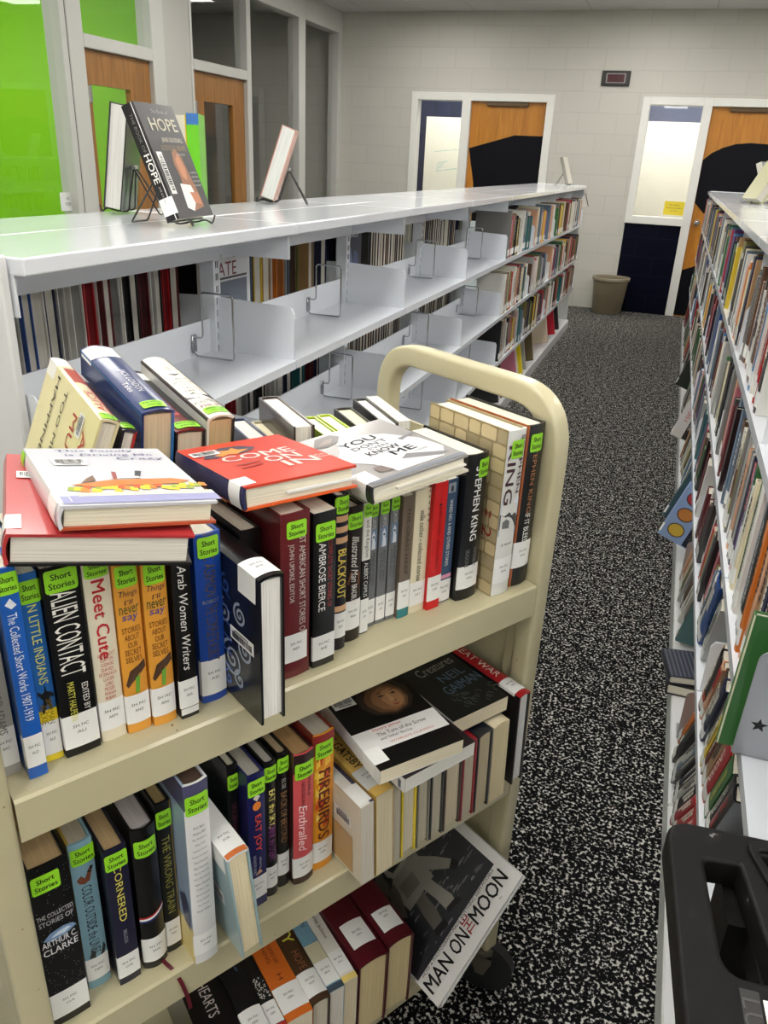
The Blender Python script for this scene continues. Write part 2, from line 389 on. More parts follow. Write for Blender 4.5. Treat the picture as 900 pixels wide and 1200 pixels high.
# things on the walls
def wall_things():
    r = tag(empty('digital_clock', M=Matrix.Translation((-.88, YB, 2.363))), 'black rectangular digital wall clock with dark red display on the white block wall', 'clock')
    bm = bmesh.new(); box(bm, -.145, .145, -.03, 0, -.07, .07, .006, 2); from_bm('housing', bm, mat((34, 30, 30), .4), r)
    bm = bmesh.new(); box(bm, -.10, .10, -.034, -.028, -.045, .045, .002, 1); from_bm('bezel', bm, mat((150, 146, 146), .4), r)
    bm = bmesh.new(); box(bm, -.088, .088, -.036, -.03, -.036, .036, .002, 1); from_bm('screen', bm, mat((70, 22, 30), .25), r)
    r = tag(empty('paper_notice', M=Matrix.Translation((-.073, YB + .044, 1.13))), 'yellow paper notice taped inside the right back window', 'notice')
    bm = bmesh.new(); box(bm, -.105, .105, -.002, 0, -.068, .072); from_bm('sheet', bm, mat((236, 214, 60), .7), r)
    for k, (s, w) in enumerate((('Not Available', .10), ('Check in at Circulation', .16), ('for help', .07))):
        P, F = text_pts(s, 0, .035 - k * .03, w, .014); raw('lettering', [(x, -.003, z) for x, z in P], F, mat((120, 80, 40), .7), r)
    r = tag(empty('paper_notice', M=Matrix.Translation((XW - .05, 4.87, 1.115))), 'small white NO FOOD notice at the corner of the green glass', 'notice')
    bm = bmesh.new(); box(bm, .0, .002, -.075, .075, -.06, .06); from_bm('sheet', bm, mat((226, 228, 224), .7), r)
    for k, s in enumerate(('NO', 'FOOD')):
        P, F = text_pts(s, 0, .02 - k * .035, .03 + .025 * k, .02); raw('lettering', [(.003, x, z) for x, z in P], F, mat((40, 40, 40), .7), r)
    r = tag(empty('waste_bin', M=Matrix.Translation((-.60, 9.50, 0))), 'round taupe plastic waste bin standing by the back wall', 'bin')
    bm = bmesh.new(); lathe(bm, [(.001, .006), (.145, .006), (.15, .0), (.158, .012), (.192, .37), (.186, .37), (.15, .02), (.001, .02)], 40); from_bm('bucket', bm, mat((128, 118, 96), .5), r, smooth=True)
    bm = bmesh.new(); lathe(bm, [(.19, .355), (.203, .358), (.207, .385), (.203, .392), (.19, .392), (.186, .36), (.19, .355)], 40); from_bm('rim', bm, mat((150, 140, 120), .45), r, smooth=True)
wall_things()
# ================================================================== steel library shelving
M_ENAMEL = mat((226, 230, 237), .18, coat=.5)
M_ENAMEL_P = mat((222, 223, 224), .35, coat=.2)
M_SLOT = mat((40, 44, 50), .7)
M_CHROME = mat((170, 172, 176), .18, metal=1.0)
BAY = .916
def shelf_mesh(yl, depth, lip=.022):
    """steel shelf, front edge at x=0, running back to x=-depth, with a folded lip"""
    bm = bmesh.new()
    pts = [(0, 0), (0, -lip), (-.012, -lip), (-.012, -.016), (-depth, -.016), (-depth, .085), (-depth + .0025, .085), (-depth + .0025, 0)]
    prism(bm, pts, .003, yl - .003, 'y'); return bm
def shelving(name, label, y_start, nbays, x_front, sgn, levels, depth, label2=None):
    """double-faced run. sgn=+1: this face looks to +x; the other face is mirrored behind"""
    R = tag(empty(name, M=Matrix(((sgn, 0, 0, x_front), (0, 1, 0, y_start), (0, 0, 1, 0), (0, 0, 0, 1)))), label, 'shelving')
    T = 2 * depth
    def P(n, bm, m, par=R, smooth=False): return from_bm(n, bm, m, par, smooth)
    for b in range(nbays):
        y0 = b * BAY
        for face in (0, 1):
            def fx(x): return x if face == 0 else -T - x
            # canopy top
            bm = bmesh.new()
            xa, xb = sorted((fx(0.0), fx(-depth + .001)))
            box(bm, xa, xb, y0 + .0015, y0 + BAY - .0015, 1.308, 1.3344, .003, 2)
            c = P('canopy_top', bm, M_ENAMEL)
            xa, xb = sorted((fx(-.02), fx(-depth + .004)))
            for yy in (y0 + .002, y0 + BAY - .005): bm = bmesh.new(); box(bm, xa, xb, yy, yy + .003, 1.248, 1.31); P('bracket', bm, M_ENAMEL, c)
            xa, xb = sorted((fx(-depth + .03), fx(-depth + .034)))
            bm = bmesh.new(); box(bm, xa, xb, y0 + .005, y0 + BAY - .005, 1.235, 1.31); P('back_flange', bm, M_ENAMEL, c)
            for lv in levels[face]:
                s = shelf_mesh(BAY, depth); 
                bmesh.ops.translate(s, verts=s.verts, vec=(0, y0, lv))
                if face == 1:
                    for v in s.verts: v.co.x = -T - v.co.x
                    bmesh.ops.reverse_faces(s, faces=s.faces)
                so = P('shelf', s, M_ENAMEL)
                for yy in (y0 + .0015, y0 + BAY - .0035):
                    pts = [(fx(-.006), lv - .015), (fx(-.006), lv + .118), (fx(-.014), lv + .132), (fx(-depth + .004), lv + .142), (fx(-depth + .004), lv - .03), (fx(-.08), lv - .03)]
                    bm = bmesh.new(); prism(bm, pts, yy, yy + .002, 'y'); bmesh.ops.recalc_face_normals(bm, faces=bm.faces)
                    P('bracket', bm, M_ENAMEL, so)
        # base
        bm = bmesh.new(); box(bm, -T + .0, 0, y0 + .001, y0 + BAY - .001, .0, .085, .004, 1); P('base_shelf', bm, M_ENAMEL_P)
    for b in range(nbays + 1):
        y = b * BAY
        bm = bmesh.new(); box(bm, -depth - .02, -depth + .02, y - .016, y + .016, .08, 1.31)
        up = P('upright', bm, M_ENAMEL)
        bm = bmesh.new()
        for k in range(38):
            z = .14 + k * .0306
            for xx in (-depth + .0203, -depth - .0207): box(bm, xx, xx + .0006, y - .0055, y - .0025, z, z + .017); box(bm, xx, xx + .0006, y + .0025, y + .0055, z, z + .017)
        P('slot_row', bm, M_SLOT, up)
    # end panels
    for y in (-.02, nbays * BAY + .002):
        bm = bmesh.new(); box(bm, -T + .024, -.024, y, y + .018, 0.0, 1.338, .003, 1); P('end_panel', bm, M_ENAMEL_P)
    return R
LEV = (.998, .684, .40)
DL = .247
LEFT_Y0, LEFT_N = .94, 8
XL = -.8737
shelving('library_shelving', 'long white double-faced steel book shelving along the left of the aisle', LEFT_Y0, LEFT_N, XL, 1, (LEV, LEV), DL)
XRT = .2224
RLEV = (1.012, .712, .422)
RIGHT_Y0, RIGHT_N = .72, 9
shelving('library_shelving', 'white steel book shelving packed with books on the right of the aisle', RIGHT_Y0, RIGHT_N, XRT, -1, (RLEV, RLEV), DL)
# wire bookends clipped to the back lips of the empty left shelves
def bookend_mesh():
    bm = bmesh.new(); s = .118
    pts = fillet([(.0028, 0, .018), (.008, -.0, .004), (s, 0, .004), (s, 0, .165), (.030, 0, .165), (.030, 0.0, .052), (.0028, .0, .052)], .010, 4)
    tube(bm, pts, .0026, 8)
    box(bm, .0, .006, -.010, .010, .012, .058, .002, 1)
    me = bpy.data.meshes.new('bookend'); bm.to_mesh(me); bm.free(); me.materials.append(M_CHROME)
    for p in me.polygons: p.use_smooth = True
    me.set_sharp_from_angle(angle=.7)
    return me
def bookends():
    me = bookend_mesh()
    ords = ['nearest', 'second', 'third', 'fourth']
    for row, (z, ys) in enumerate(((LEV[0], (1.755, 2.46, 3.56, 4.50)), (LEV[1], (1.70, 2.585, 3.53, 4.52)), (LEV[2], (2.60, 3.50, 4.44)))):
        for k, y in enumerate(ys):
            o = put('wire_bookend', me, None, (XL - .2440, y, z + .0002))
            tag(o, 'chrome wire bookend on the %s left shelf, %s from the near end' % (('top', 'middle', 'lowest raised')[row], ords[k]), 'bookend', 'wire bookends on the empty left shelves')
bookends()

def leaflet():
    r = tag(empty('leaflet', M=Matrix.Translation((XL - .03, LEFT_Y0 + LEFT_N * BAY + .022, 1.12))), 'white leaflet sticking out past the far end of the left shelving', 'leaflet')
    bm = bmesh.new(); prism(bm, [(-.05, .012), (.062, .035), (.05, .075), (.02, .15), (-.05, .15)], .0, .0015, 'y'); from_bm('sheet', bm, mat((226, 220, 216), .6), r)
    bm = bmesh.new(); prism(bm, [(.062, .035), (.068, .038), (.026, .153), (.02, .15)], -.001, .003, 'y'); from_bm('dark_edge', bm, mat((60, 30, 32), .5), r)
leaflet()
# ================================================================== books
LIME = (150, 222, 40)
_pagem = {}
def page_material(rgb):
    rgb = tuple(rgb)
    if rgb in _pagem: return _pagem[rgb]
    m, nt, b = nodes_mat('paper_block', .85, spec=.2)
    tc = N(nt, 'ShaderNodeTexCoord'); mp = N(nt, 'ShaderNodeMapping'); mp.inputs['Scale'].default_value = (1500, 8, 8)
    L(nt, tc.outputs['Object'], mp.inputs[0]); n = N(nt, 'ShaderNodeTexNoise'); n.inputs['Scale'].default_value = 1; n.inputs['Detail'].default_value = 2
    L(nt, mp.outputs[0], n.inputs['Vector'])
    r = ramp(nt, [(.3, lin([v * .88 for v in rgb])), (.6, lin(rgb))]); L(nt, n.outputs['Fac'], r.inputs[0]); L(nt, r.outputs[0], b.inputs['Base Color'])
    _pagem[rgb] = m; return m
class Book:
    """local frame: x thickness 0..t, y spine (0) to fore-edge (d), z tail (0) to head (h)"""
    def __init__(s, name, label, M, t, h, d, front, spine=None, back=None, hard=True, bulge=None, page=(236, 230, 212), coat=None, group=None, cat='book', root=None):
        s.t, s.h, s.d = t, h, d
        spine = spine or front; back = back or front
        s.bulge = bulge if bulge is not None else (t * .09 if hard else t * .03)
        coat = (.4 if hard else .2) if coat is None else coat
        s.root = empty(name, label, cat, group, M)
        s.hard = hard; s.lift = .0004
        w = .0028 if hard else .0007
        n = 8
        out = [(0, d)] + [(t * k / n, s.ys(t * k / n)) for k in range(n + 1)] + [(t, d)]
        inn = [(w, d)] + [(w + (t - 2 * w) * k / n, s.ys(t * k / n) + w + (.0 if hard else 0)) for k in range(n + 1)] + [(t - w, d)]
        V = []; F = []; I = []
        for (x, y) in out: V += [(x, y, 0), (x, y, h)]
        k0 = len(V)
        for (x, y) in inn: V += [(x, y, 0), (x, y, h)]
        m = len(out)
        for k in range(m - 1):
            mi = 2 if k == 0 else (0 if k == m - 2 else 1)
            a, b = 2 * k, 2 * k + 2
            F.append((a, b, b + 1, a + 1)); I.append(mi)
            F.append((k0 + b, k0 + a, k0 + a + 1, k0 + b + 1)); I.append(mi)
            F.append((a + 1, b + 1, k0 + b + 1, k0 + a + 1)); I.append(mi)
            F.append((b, a, k0 + a, k0 + b)); I.append(mi)
        for a in (0, 2 * (m - 1)):
            fl = (a, a + 1, k0 + a + 1, k0 + a); F.append(fl if a == 0 else fl[::-1]); I.append(2 if a == 0 else 0)
        mats = [mat(front, .3, coat, spec=.3), mat(spine, .3, coat, spec=.3), mat(back, .3, coat, spec=.3)]
        s.cover = raw('cover', V, F, mats, s.root, I, smooth=True)
        bm = bmesh.new()
        if hard: box(bm, w + .0002, t - w - .0002, max(w, .002) + s.bulge * .0 + .001, d - .005, .003, h - .003)
        else: box(bm, w + .0001, t - w - .0001, w + .001, d - .0003, .0004, h - .0004)
        s.pages = from_bm('page_block', bm, page_material(page), s.root)
    def ys(s, x): return -s.bulge * (1 - (2 * x / s.t - 1) ** 2)
    def map(s, a, z, lift):
        if a < 0: return (-lift, -a, z)
        if a > s.t: return (s.t + lift, a - s.t, z)
        return (a, s.ys(a) - lift, z)
    def strip(s, name, a0, a1, zlo, zhi, col, lift=None, rough=.45, parent=None, corner=0.0):
        """sheet wrapped round the book between a0..a1 of the unrolled cover"""
        lift = lift if lift is not None else s.lift
        st = sorted({a0, a1} | {k * s.t / 8 for k in range(9) if a0 < k * s.t / 8 < a1} | ({a0 + corner * q for q in (.3, .65, 1)} | {a1 - corner * q for q in (.3, .65, 1)} if corner else set()))
        V = []; F = []
        for a in st:
            c = 0
            if corner:
                e = min(a - a0, a1 - a)
                if e < corner: c = corner - math.sqrt(max(0, corner ** 2 - (corner - e) ** 2))
            V += [s.map(a, zlo + c, lift), s.map(a, zhi - c, lift)]
        for k in range(len(st) - 1): F.append((2 * k, 2 * k + 2, 2 * k + 3, 2 * k + 1))
        return raw(name, V, F, mat(col, rough, .2), parent or s.root, smooth=True)
    def polys(s, name, items, lift=None, parent=None):
        """items: (points, colour) printed on the unrolled cover"""
        V = []; F = []; I = []; mats = []; lift = lift or s.lift * 1.8
        stp = min(.00004, .0003 / max(1, len(items)))
        for q, (pts, col) in enumerate(items):
            m = mat(col, .4, .2)
            if m not in mats: mats.append(m)
            i0 = len(V); V += [s.map(a, z, lift + q * stp) for a, z in pts]; F.append(tuple(range(i0, i0 + len(pts)))); I.append(mats.index(m))
        return raw(name, V, F, mats, parent or s.root, I)
    def write(s, items, name='title_lettering', parent=None, lift=None):
        """items: (string, a, z, w, h, rot, colour[, shear])"""
        V = []; F = []; I = []; mats = []; lift = lift or s.lift * 2.6
        for it in items:
            st, a, z, w, h, rot, col = it[:7]; sh = it[7] if len(it) > 7 else 0
            m = mat(col, .5)
            if m not in mats: mats.append(m)
            P, Fs = text_pts(st, a, z, w, h, rot, sh); i0 = len(V)
            V += [s.map(x, y, lift) for x, y in P]; F += [tuple(i0 + k for k in f) for f in Fs]; I += [mats.index(m)] * len(Fs)
        return raw(name, V, F, mats, parent or s.root, I)
    def call(s, code, z0=.018, hh=.038, wrap=.006, col=(238, 238, 236), text=True, off=0):
        a0, a1 = -wrap, s.t + wrap
        if s.t < .016: a0, a1 = -wrap * .5, s.t + wrap * .5
        l = s.strip('call_number_label', a0, a1, z0, z0 + hh, col, s.lift * 1.6)
        if text and code:
            w = min(s.t * .62, .016); zc = z0 + hh * .55
            s.write([('SH FIC', s.t / 2, zc + .004, w, .0034, 0, (60, 60, 64)), (code, s.t / 2, zc - .0035, w * .55, .0034, 0, (60, 60, 64))], 'lettering', l, s.lift * 2.4)
        return l
    def sticker(s, z1, hh=.021, w=.025, ac=None, rot=0):
        ac = s.t / 2 if ac is None else ac
        l = s.strip('genre_sticker', ac - w / 2, ac + w / 2, z1 - hh, z1, LIME, s.lift * 3.2, .5, corner=.003)
        s.write([('*Short', ac, z1 - hh * .30, w * .62, hh * .27, 0, (14, 22, 8)), ('*Stories', ac, z1 - hh * .69, w * .8, hh * .27, 0, (14, 22, 8))], 'lettering', l, s.lift * 4.0)
        return l
    def barcode(s, a, z, w, hh, rot=0):
        c, sn = math.cos(math.radians(rot)), math.sin(math.radians(rot))
        def R(x, y): return (a + c * x - sn * y, z + sn * x + c * y)
        l = s.polys('barcode_label', [([R(-w / 2, -hh / 2), R(w / 2, -hh / 2), R(w / 2, hh / 2), R(-w / 2, hh / 2)], (236, 236, 234))], s.lift * 3)
        rnd = random.Random(int(a * 1e5)); x = -w * .42; it = []
        while x < w * .40:
            bw = rnd.choice((.0006, .0009, .0013)) * w / .04
            it.append(([R(x, -hh * .2), R(x + bw, -hh * .2), R(x + bw, hh * .34), R(x, hh * .34)], (30, 30, 30))); x += bw + rnd.choice((.0006, .001)) * w / .04
        it.append(([R(-w * .3, -hh * .38), R(w * .3, -hh * .38), R(w * .3, -hh * .28), R(-w * .3, -hh * .28)], (110, 110, 110)))
        s.polys('bars', it, s.lift * 3.8, l)
        return l
# ================================================================== book truck (cart)
CO = Vector((-.4963, .4281, 0)); CYAW = math.radians(58.0286)
CU = Vector((math.cos(CYAW), math.sin(CYAW), 0)); CV = Vector((-math.sin(CYAW), math.cos(CYAW), 0)); CW = Vector((0, 0, 1))
CM = frame(CO, CU, CV, CW)
Z1, Z2, Z3 = .9168, .5630, .2090
LIP = .0513; CL = .742; CD = .405
def cart_paint():
    m, nt, b = nodes_mat('beige_enamel', .38, coat=.25)
    tc = N(nt, 'ShaderNodeTexCoord'); n = N(nt, 'ShaderNodeTexNoise'); n.inputs['Scale'].default_value = 6; n.inputs['Detail'].default_value = 6
    L(nt, tc.outputs['Object'], n.inputs['Vector'])
    r = ramp(nt, [(.3, lin((188, 180, 146))), (.62, lin((198, 190, 156)))]); L(nt, n.outputs['Fac'], r.inputs[0])
    n2 = N(nt, 'ShaderNodeTexNoise'); n2.inputs['Scale'].default_value = 55; n2.inputs['Detail'].default_value = 3; L(nt, tc.outputs['Object'], n2.inputs['Vector'])
    r2 = ramp(nt, [(.735, (0, 0, 0, 1)), (.75, (1, 1, 1, 1))]); L(nt, n2.outputs['Fac'], r2.inputs[0])
    mx = N(nt, 'ShaderNodeMix', data_type='RGBA'); L(nt, r2.outputs[0], mx.inputs['Factor']); L(nt, r.outputs[0], mx.inputs['A']); mx.inputs['B'].default_value = lin((120, 108, 84))
    L(nt, mx.outputs['Result'], b.inputs['Base Color'])
    return m
def book_truck():
    R = tag(empty('book_truck', M=CM), 'beige steel three-shelf book cart loaded with short story books in the aisle', 'book cart')
    P = cart_paint()
    # side frames: rounded inverted U of flat bar
    for u0, u1 in ((-.032, 0.0), (CL, CL + .03)):
        w = .034; r = .095
        def U(off):
            return fillet([(0, off, .115), (0, off, 1.211 - off), (0, CD - off, 1.211 - off), (0, CD - off, .115)], [0, r - off, r - off, 0], 10)
        A, B = U(0), U(w)
        bm = bmesh.new()
        rows = []
        for a, b in zip(A, B):
            rows.append([bm.verts.new((u, p.y, p.z)) for u, p in ((u0, a), (u1, a), (u1, b), (u0, b))])
        for q, p in zip(rows, rows[1:]):
            for k in range(4): bm.faces.new((q[k], q[(k + 1) % 4], p[(k + 1) % 4], p[k]))
        bm.faces.new(rows[0]); bm.faces.new(rows[-1][::-1])
        bmesh.ops.recalc_face_normals(bm, faces=bm.faces)
        es = [e for e in bm.edges if len(e.link_faces) == 2 and e.calc_face_angle(0) > 1.2]
        bmesh.ops.bevel(bm, geom=es, offset=.006, segments=3, affect='EDGES', profile=.5)
        from_bm('side_frame', bm, P, R, smooth=50)
        bm = bmesh.new()
        ua, ub = (u0 + .006, u0 + .012) if u0 < 0 else (u0 + .012, u0 + .018)
        prism(bm, [(w - .004, .14), (CD - w + .004, .14), (CD - w + .004, 1.082), (w - .004, 1.082)], ua, ub, 'x')
        for v0, v1 in ((w, w + .022), (CD - w - .022, CD - w)): box(bm, ua - .004, ub + .004, v0, v1, .16, 1.08, .002, 1)
        from_bm('end_panel', bm, P, R)
    for z in (Z1, Z2, Z3):
        bm = bmesh.new()
        prof = [(.0, z - .003), (.003, z), (CD - .003, z), (CD, z - .003), (CD, z - LIP), (CD - .014, z - LIP), (CD - .014, z - LIP + .003), (CD - .003, z - LIP + .003), (CD - .003, z - .004), (.003, z - .004), (.003, z - LIP + .003), (.014, z - LIP + .003), (.014, z - LIP), (0, z - LIP)]
        prism(bm, prof, .0015, CL - .0015, 'x')
        from_bm('shelf', bm, P, R)
    rub = mat((26, 26, 28), .5); zinc = mat((120, 116, 104), .4, metal=.7)
    for u in (-.016, CL + .015):
        for v in (.018, CD - .018):
            bm = bmesh.new(); lathe(bm, [(.001, .118), (.022, .118), (.024, .112), (.024, .104), (.018, .1), (.001, .1)], 20)
            pr = [(-.02, .1), (.02, .1), (.02, .085), (.008, .05), (-.008, .05), (-.02, .085)]
            for x0 in (-.019, .016): prism(bm, pr, x0, x0 + .003, 'x')
            box(bm, -.019, .019, -.02, .02, .096, .1)
            c = from_bm('caster', bm, zinc, R, smooth=40, loc=(u, v, 0))
            c.rotation_euler = (0, 0, .5)
            bm = bmesh.new(); n = 28
            prof = [(-.0125, .02), (-.0125, .055), (-.010, .0615), (.010, .0615), (.0125, .055), (.0125, .02)]
            rings = [[bm.verts.new((x, r_ * math.cos(2 * math.pi * k / n), .062 + r_ * math.sin(2 * math.pi * k / n))) for k in range(n)] for x, r_ in prof]
            for A, B in zip(rings, rings[1:] + rings[:1]):
                for k in range(n): bm.faces.new((A[k], A[(k + 1) % n], B[(k + 1) % n], B[k]))
            bmesh.ops.recalc_face_normals(bm, faces=bm.faces)
            from_bm('wheel', bm, rub, c, smooth=40)
book_truck()
def cpt(u, v, z): return CO + CU * u + CV * v + CW * z
def cvec(u, v, z): return CU * u + CV * v + CW * z
def place(o, y, z):
    """matrix for a book at cart point o, spine->fore-edge direction y, tail->head direction z (cart axes)"""
    Y = cvec(*y).normalized(); Z = cvec(*z); Z = (Z - Y * Z.dot(Y)).normalized(); X = Y.cross(Z)
    return frame(cpt(*o), X, Y, Z)
# ---------------------------------------------------------------- upper deck, front row (spines to the aisle)
WHT = (236, 236, 232); INK = (20, 20, 22)
def upright(name, label, u0, v, z, t, h, d, *a, yaw=0.0, lean=0.0, **k):
    c, s = math.cos(math.radians(yaw)), math.sin(math.radians(yaw)); l = math.tan(math.radians(lean))
    return Book(name, label, place((u0, v, z + .0005), (-s, c, 0), (l, 0, 1)), t, h, d, *a, **k)
def R90(st, t, zc, w, h, col, sh=0, a=None): return (st, t / 2 if a is None else a, zc, w, h, -90, col, sh)
HB, PB = 'hardcover_book', 'paperback_book'
def top_front():
    E = Z1
    b = upright(PB, 'grey paperback at the far left end of the upper cart row', .0005, .040, E, .0195, .205, .135, (176, 174, 168), hard=False)
    b.call('BAC', .012, .045, .003); b.write([R90('RICHARD ADAMS', b.t, .085, .07, .007, (92, 90, 88))])
    b = upright(HB, 'tall slim blue book, The Collected Short Works 1907-1919, on the upper cart shelf', .0225, .022, E, .0175, .232, .12, (28, 84, 168), (34, 96, 186), bulge=.0008)
    b.call('ALD', .014, .037); b.sticker(.228, .022, .019); b.write([R90('The Collected Short Works 1907-1919', b.t, .128, .118, .0082, (228, 236, 244))])
    b.polys('cover_art', [([(.004, .196), (.009, .191), (.014, .194), (.009, .202)], (226, 232, 240))])
    b = upright(PB, 'blue and yellow paperback, Ten Little Indians, with a figure silhouette', .0435, .037, E, .0165, .214, .14, (40, 104, 176), hard=False)
    b.strip('yellow_band', -.14, b.t + .14, .0, .062, (240, 214, 40), b.lift)
    b.polys('cover_art', [([(.001, .086), (.005, .082), (.0075, .084), (.0085, .094), (.0095, .084), (.013, .082), (.0158, .079), (.0155, .075), (.0115, .077), (.0125, .062), (.0105, .062), (.0085, .070), (.0045, .058), (.0025, .06), (.0055, .074), (.001, .082)], (16, 18, 22))])
    b.call('ALE', .008, .04, .003); b.sticker(.207, .024, .0185); b.write([R90('N LITTLE INDIANS', b.t, .137, .088, .0085, (212, 214, 96)), R90('SHERMAN', b.t, .060, .03, .006, (120, 100, 30), a=.0105), R90('ALEXIE', b.t, .058, .024, .006, (120, 100, 30), a=.004)])
    b = upright(PB, 'thick black paperback, Alien Contact, tall white and yellow capitals', .0615, .031, E, .0345, .217, .145, (16, 16, 18), hard=False)
    b.call('ALI', .010, .040, .004); b.sticker(.214, .024, .03)
    b.write([R90('ALIEN CONTACT', b.t, .143, .094, .024, (232, 230, 222)), R90('EDITED BY', b.t, .068, .032, .006, (232, 230, 222), a=.026), R90('MARTY HALPERN', b.t, .066, .046, .0065, (214, 212, 90), a=.0125)])
    b = upright(HB, 'cream spine book, Meet Cute, with red handwritten lettering', .099, .034, E, .026, .212, .14, (228, 220, 196))
    b.call('ARM', .014, .036, .003); b.sticker(.2115, .018, .023)
    b.write([R90('*Meet Cute', b.t, .146, .09, .013, (190, 36, 44))] + [(s, b.t / 2, .106 - k * .0058, w, .0042, 0, (186, 60, 60)) for k, (s, w) in enumerate((('ARMENTROUT', .017), ('CLAYTON', .013), ('CUDMORE', .013), ('DAVIES', .012), ('FITZPATRICK', .018), ('LUCIER', .011), ('LORD', .008), ('MCGEE', .010), ('MORGAN', .011), ('MURPHY', .011)))])
    b.polys('cover_art', [([(.013 + .0022 * (1 if k % 2 == 0 else .45) * math.sin(k * math.pi / 5), .1135 + .0022 * (1 if k % 2 == 0 else .45) * math.cos(k * math.pi / 5)) for k in range(10)], (186, 60, 60))])
    for q, (u0, lab) in enumerate(((.1262, "orange book, Things I'll Never Say, beside the cream Meet Cute spine"), (.1532, "orange book, Things I'll Never Say, beside the black Arab Women Writers spine"))):
        b = upright(HB, lab, u0, .031 if q == 0 else .027, E, .0252, .203 if q == 0 else .199, .14, (222, 150, 52), (226, 158, 60), group="two copies of the orange short story book")
        t = b.t
        b.polys('cover_art', [([(.002, .062), (.007, .078), (.016, .083), (.0235, .088), (.024, .078), (.018, .072), (.009, .064), (.004, .058)], (84, 60, 44)), ([(.011, .05), (.015, .05), (.017, .071), (.012, .069)], (110, 168, 60))])
        b.call('ANG', .012, .036, .003); b.sticker(.200 if q == 0 else .197, .024, .022)
        b.write([('Things', t / 2, .168, .019, .0085, 0, (40, 30, 60), .2), ("I'll", t / 2, .159, .008, .0055, 0, (40, 30, 60), .2), ('never', t / 2, .150, .02, .0085, 0, (50, 80, 40)), ('say', t / 2, .140, .016, .0085, 0, (50, 60, 150), .1)] + [(s, t / 2, .127 - k * .0088, w, .0066, 0, (96, 52, 22)) for k, (s, w) in enumerate((('STORIES', .019), ('ABOUT', .015), ('OUR', .010), ('SECRET', .017), ('SELVES', .017)))])
    b = upright(PB, 'black slim book with white script, Arab Women Writers, beside a tall blue spine', .1815, .020, E, .0205, .206, .15, (16, 16, 17), hard=False, coat=.8)
    b.call('ARA', .014, .036, .002); b.strip('white_band', 0, b.t, .005, .013, (226, 226, 224))
    b.write([R90('Arab Women Writers', b.t, .125, .125, .0095, (230, 228, 224), .25)])
    b = upright(HB, 'tall royal blue spine with dark gilt letters, The Complete Robot', .2125, .032, E, .0300, .210, .105, (26, 68, 156), (30, 74, 166))
    b.call('ASI', .010, .046, .004); b.sticker(.207, .024, .024)
    b.write([R90('ISAAC ASIMOV', b.t, .172, .076, .013, (92, 78, 52)), R90('THE COMPLETE ROBOT', b.t, .090, .072, .014, (84, 70, 50)), ('ROBOT', b.t / 2, .130, .019, .0045, 0, (150, 150, 140))])
    b = upright(HB, 'plain black hardcover in shadow between the swirl-covered book and the maroon spine', .2765, .052, E, .026, .190, .13, (22, 18, 20))
    b = upright(HB, 'thick maroon spine, The Best American Short Stories of the Century', .3075, .018, E, .0385, .214, .12, (92, 30, 34), (102, 34, 38), bulge=.0018)
    b.call('BES', .022, .038, -.004, (240, 240, 238)); b.sticker(.205, .021, .026, .020)
    b.write([R90('BEST AMERICAN SHORT STORIES OF', b.t, .125, .135, .0085, (206, 196, 186), a=.0275), R90('JOHN UPDIKE, EDITOR', b.t, .140, .075, .008, (206, 196, 186), a=.0125)])
    b = upright(PB, 'black book, Complete Short Stories of Ambrose Bierce, with red and white letters', .3505, .017, E, .0315, .206, .145, (14, 14, 15), hard=False, coat=.8)
    b.call('BIE', .010, .034, .002); b.sticker(.193, .023, .027)
    b.write([R90('AMBROSE BIERCE', b.t, .123, .09, .0095, (232, 230, 226), a=.0115), R90('COMPLETE SHORT STORIES OF', b.t, .125, .088, .0062, (150, 40, 36), a=.0225)])
    b = upright(HB, 'dark book with yellow brush letters, Blackout, behind the Ambrose Bierce book', .3935, .034, E, .0175, .212, .10, (18, 18, 30), bulge=.0022)
    b.call('BLA', .018, .036, .003); b.sticker(.211, .022, .019)
    for zc in (.182, .168, .154, .060): b.strip('peach_band', 0, b.t, zc - .004, zc + .004, (214, 168, 128), b.lift)
    b.write([R90('*BLACKOUT', b.t, .108, .068, .012, (220, 196, 90))])
    b = upright(HB, 'brown-black book with white script, The Illustrated Man', .4150, .041, E, .0235, .189, .125, (30, 20, 18), bulge=.0022)
    b.call('BRA', .018, .042, .002); b.sticker(.181, .021, .022)
    b.write([R90('Illustrated Man', b.t, .118, .062, .0105, (224, 220, 214), .3), R90('BRADBURY', b.t, .068, .03, .008, (224, 220, 214))])
    b.polys('cover_art', [([(.002, .085), (.02, .08), (.021, .098), (.006, .102)], (104, 60, 34))])
    b = upright(PB, 'slim white-over-black spine, Exile and the Kingdom', .4430, .045, E, .0125, .187, .12, (20, 20, 20), hard=False)
    b.strip('white_panel', -.001, b.t + .001, .108, .187, (226, 224, 218)); b.sticker(.186, .018, .0125)
    b.call('CAM', .002, .05, .001); b.write([R90('and the Kingdom', b.t, .138, .052, .0072, (30, 30, 30)), R90('ALBERT CAMUS', b.t, .080, .05, .0062, (226, 224, 218))])
    caps = ('left of the three grey paperbacks with a small portrait, next to the white-over-black spine', 'middle of the three grey paperbacks with a small portrait on the spine', 'right of the three grey paperbacks with a small portrait, next to the brown spine')
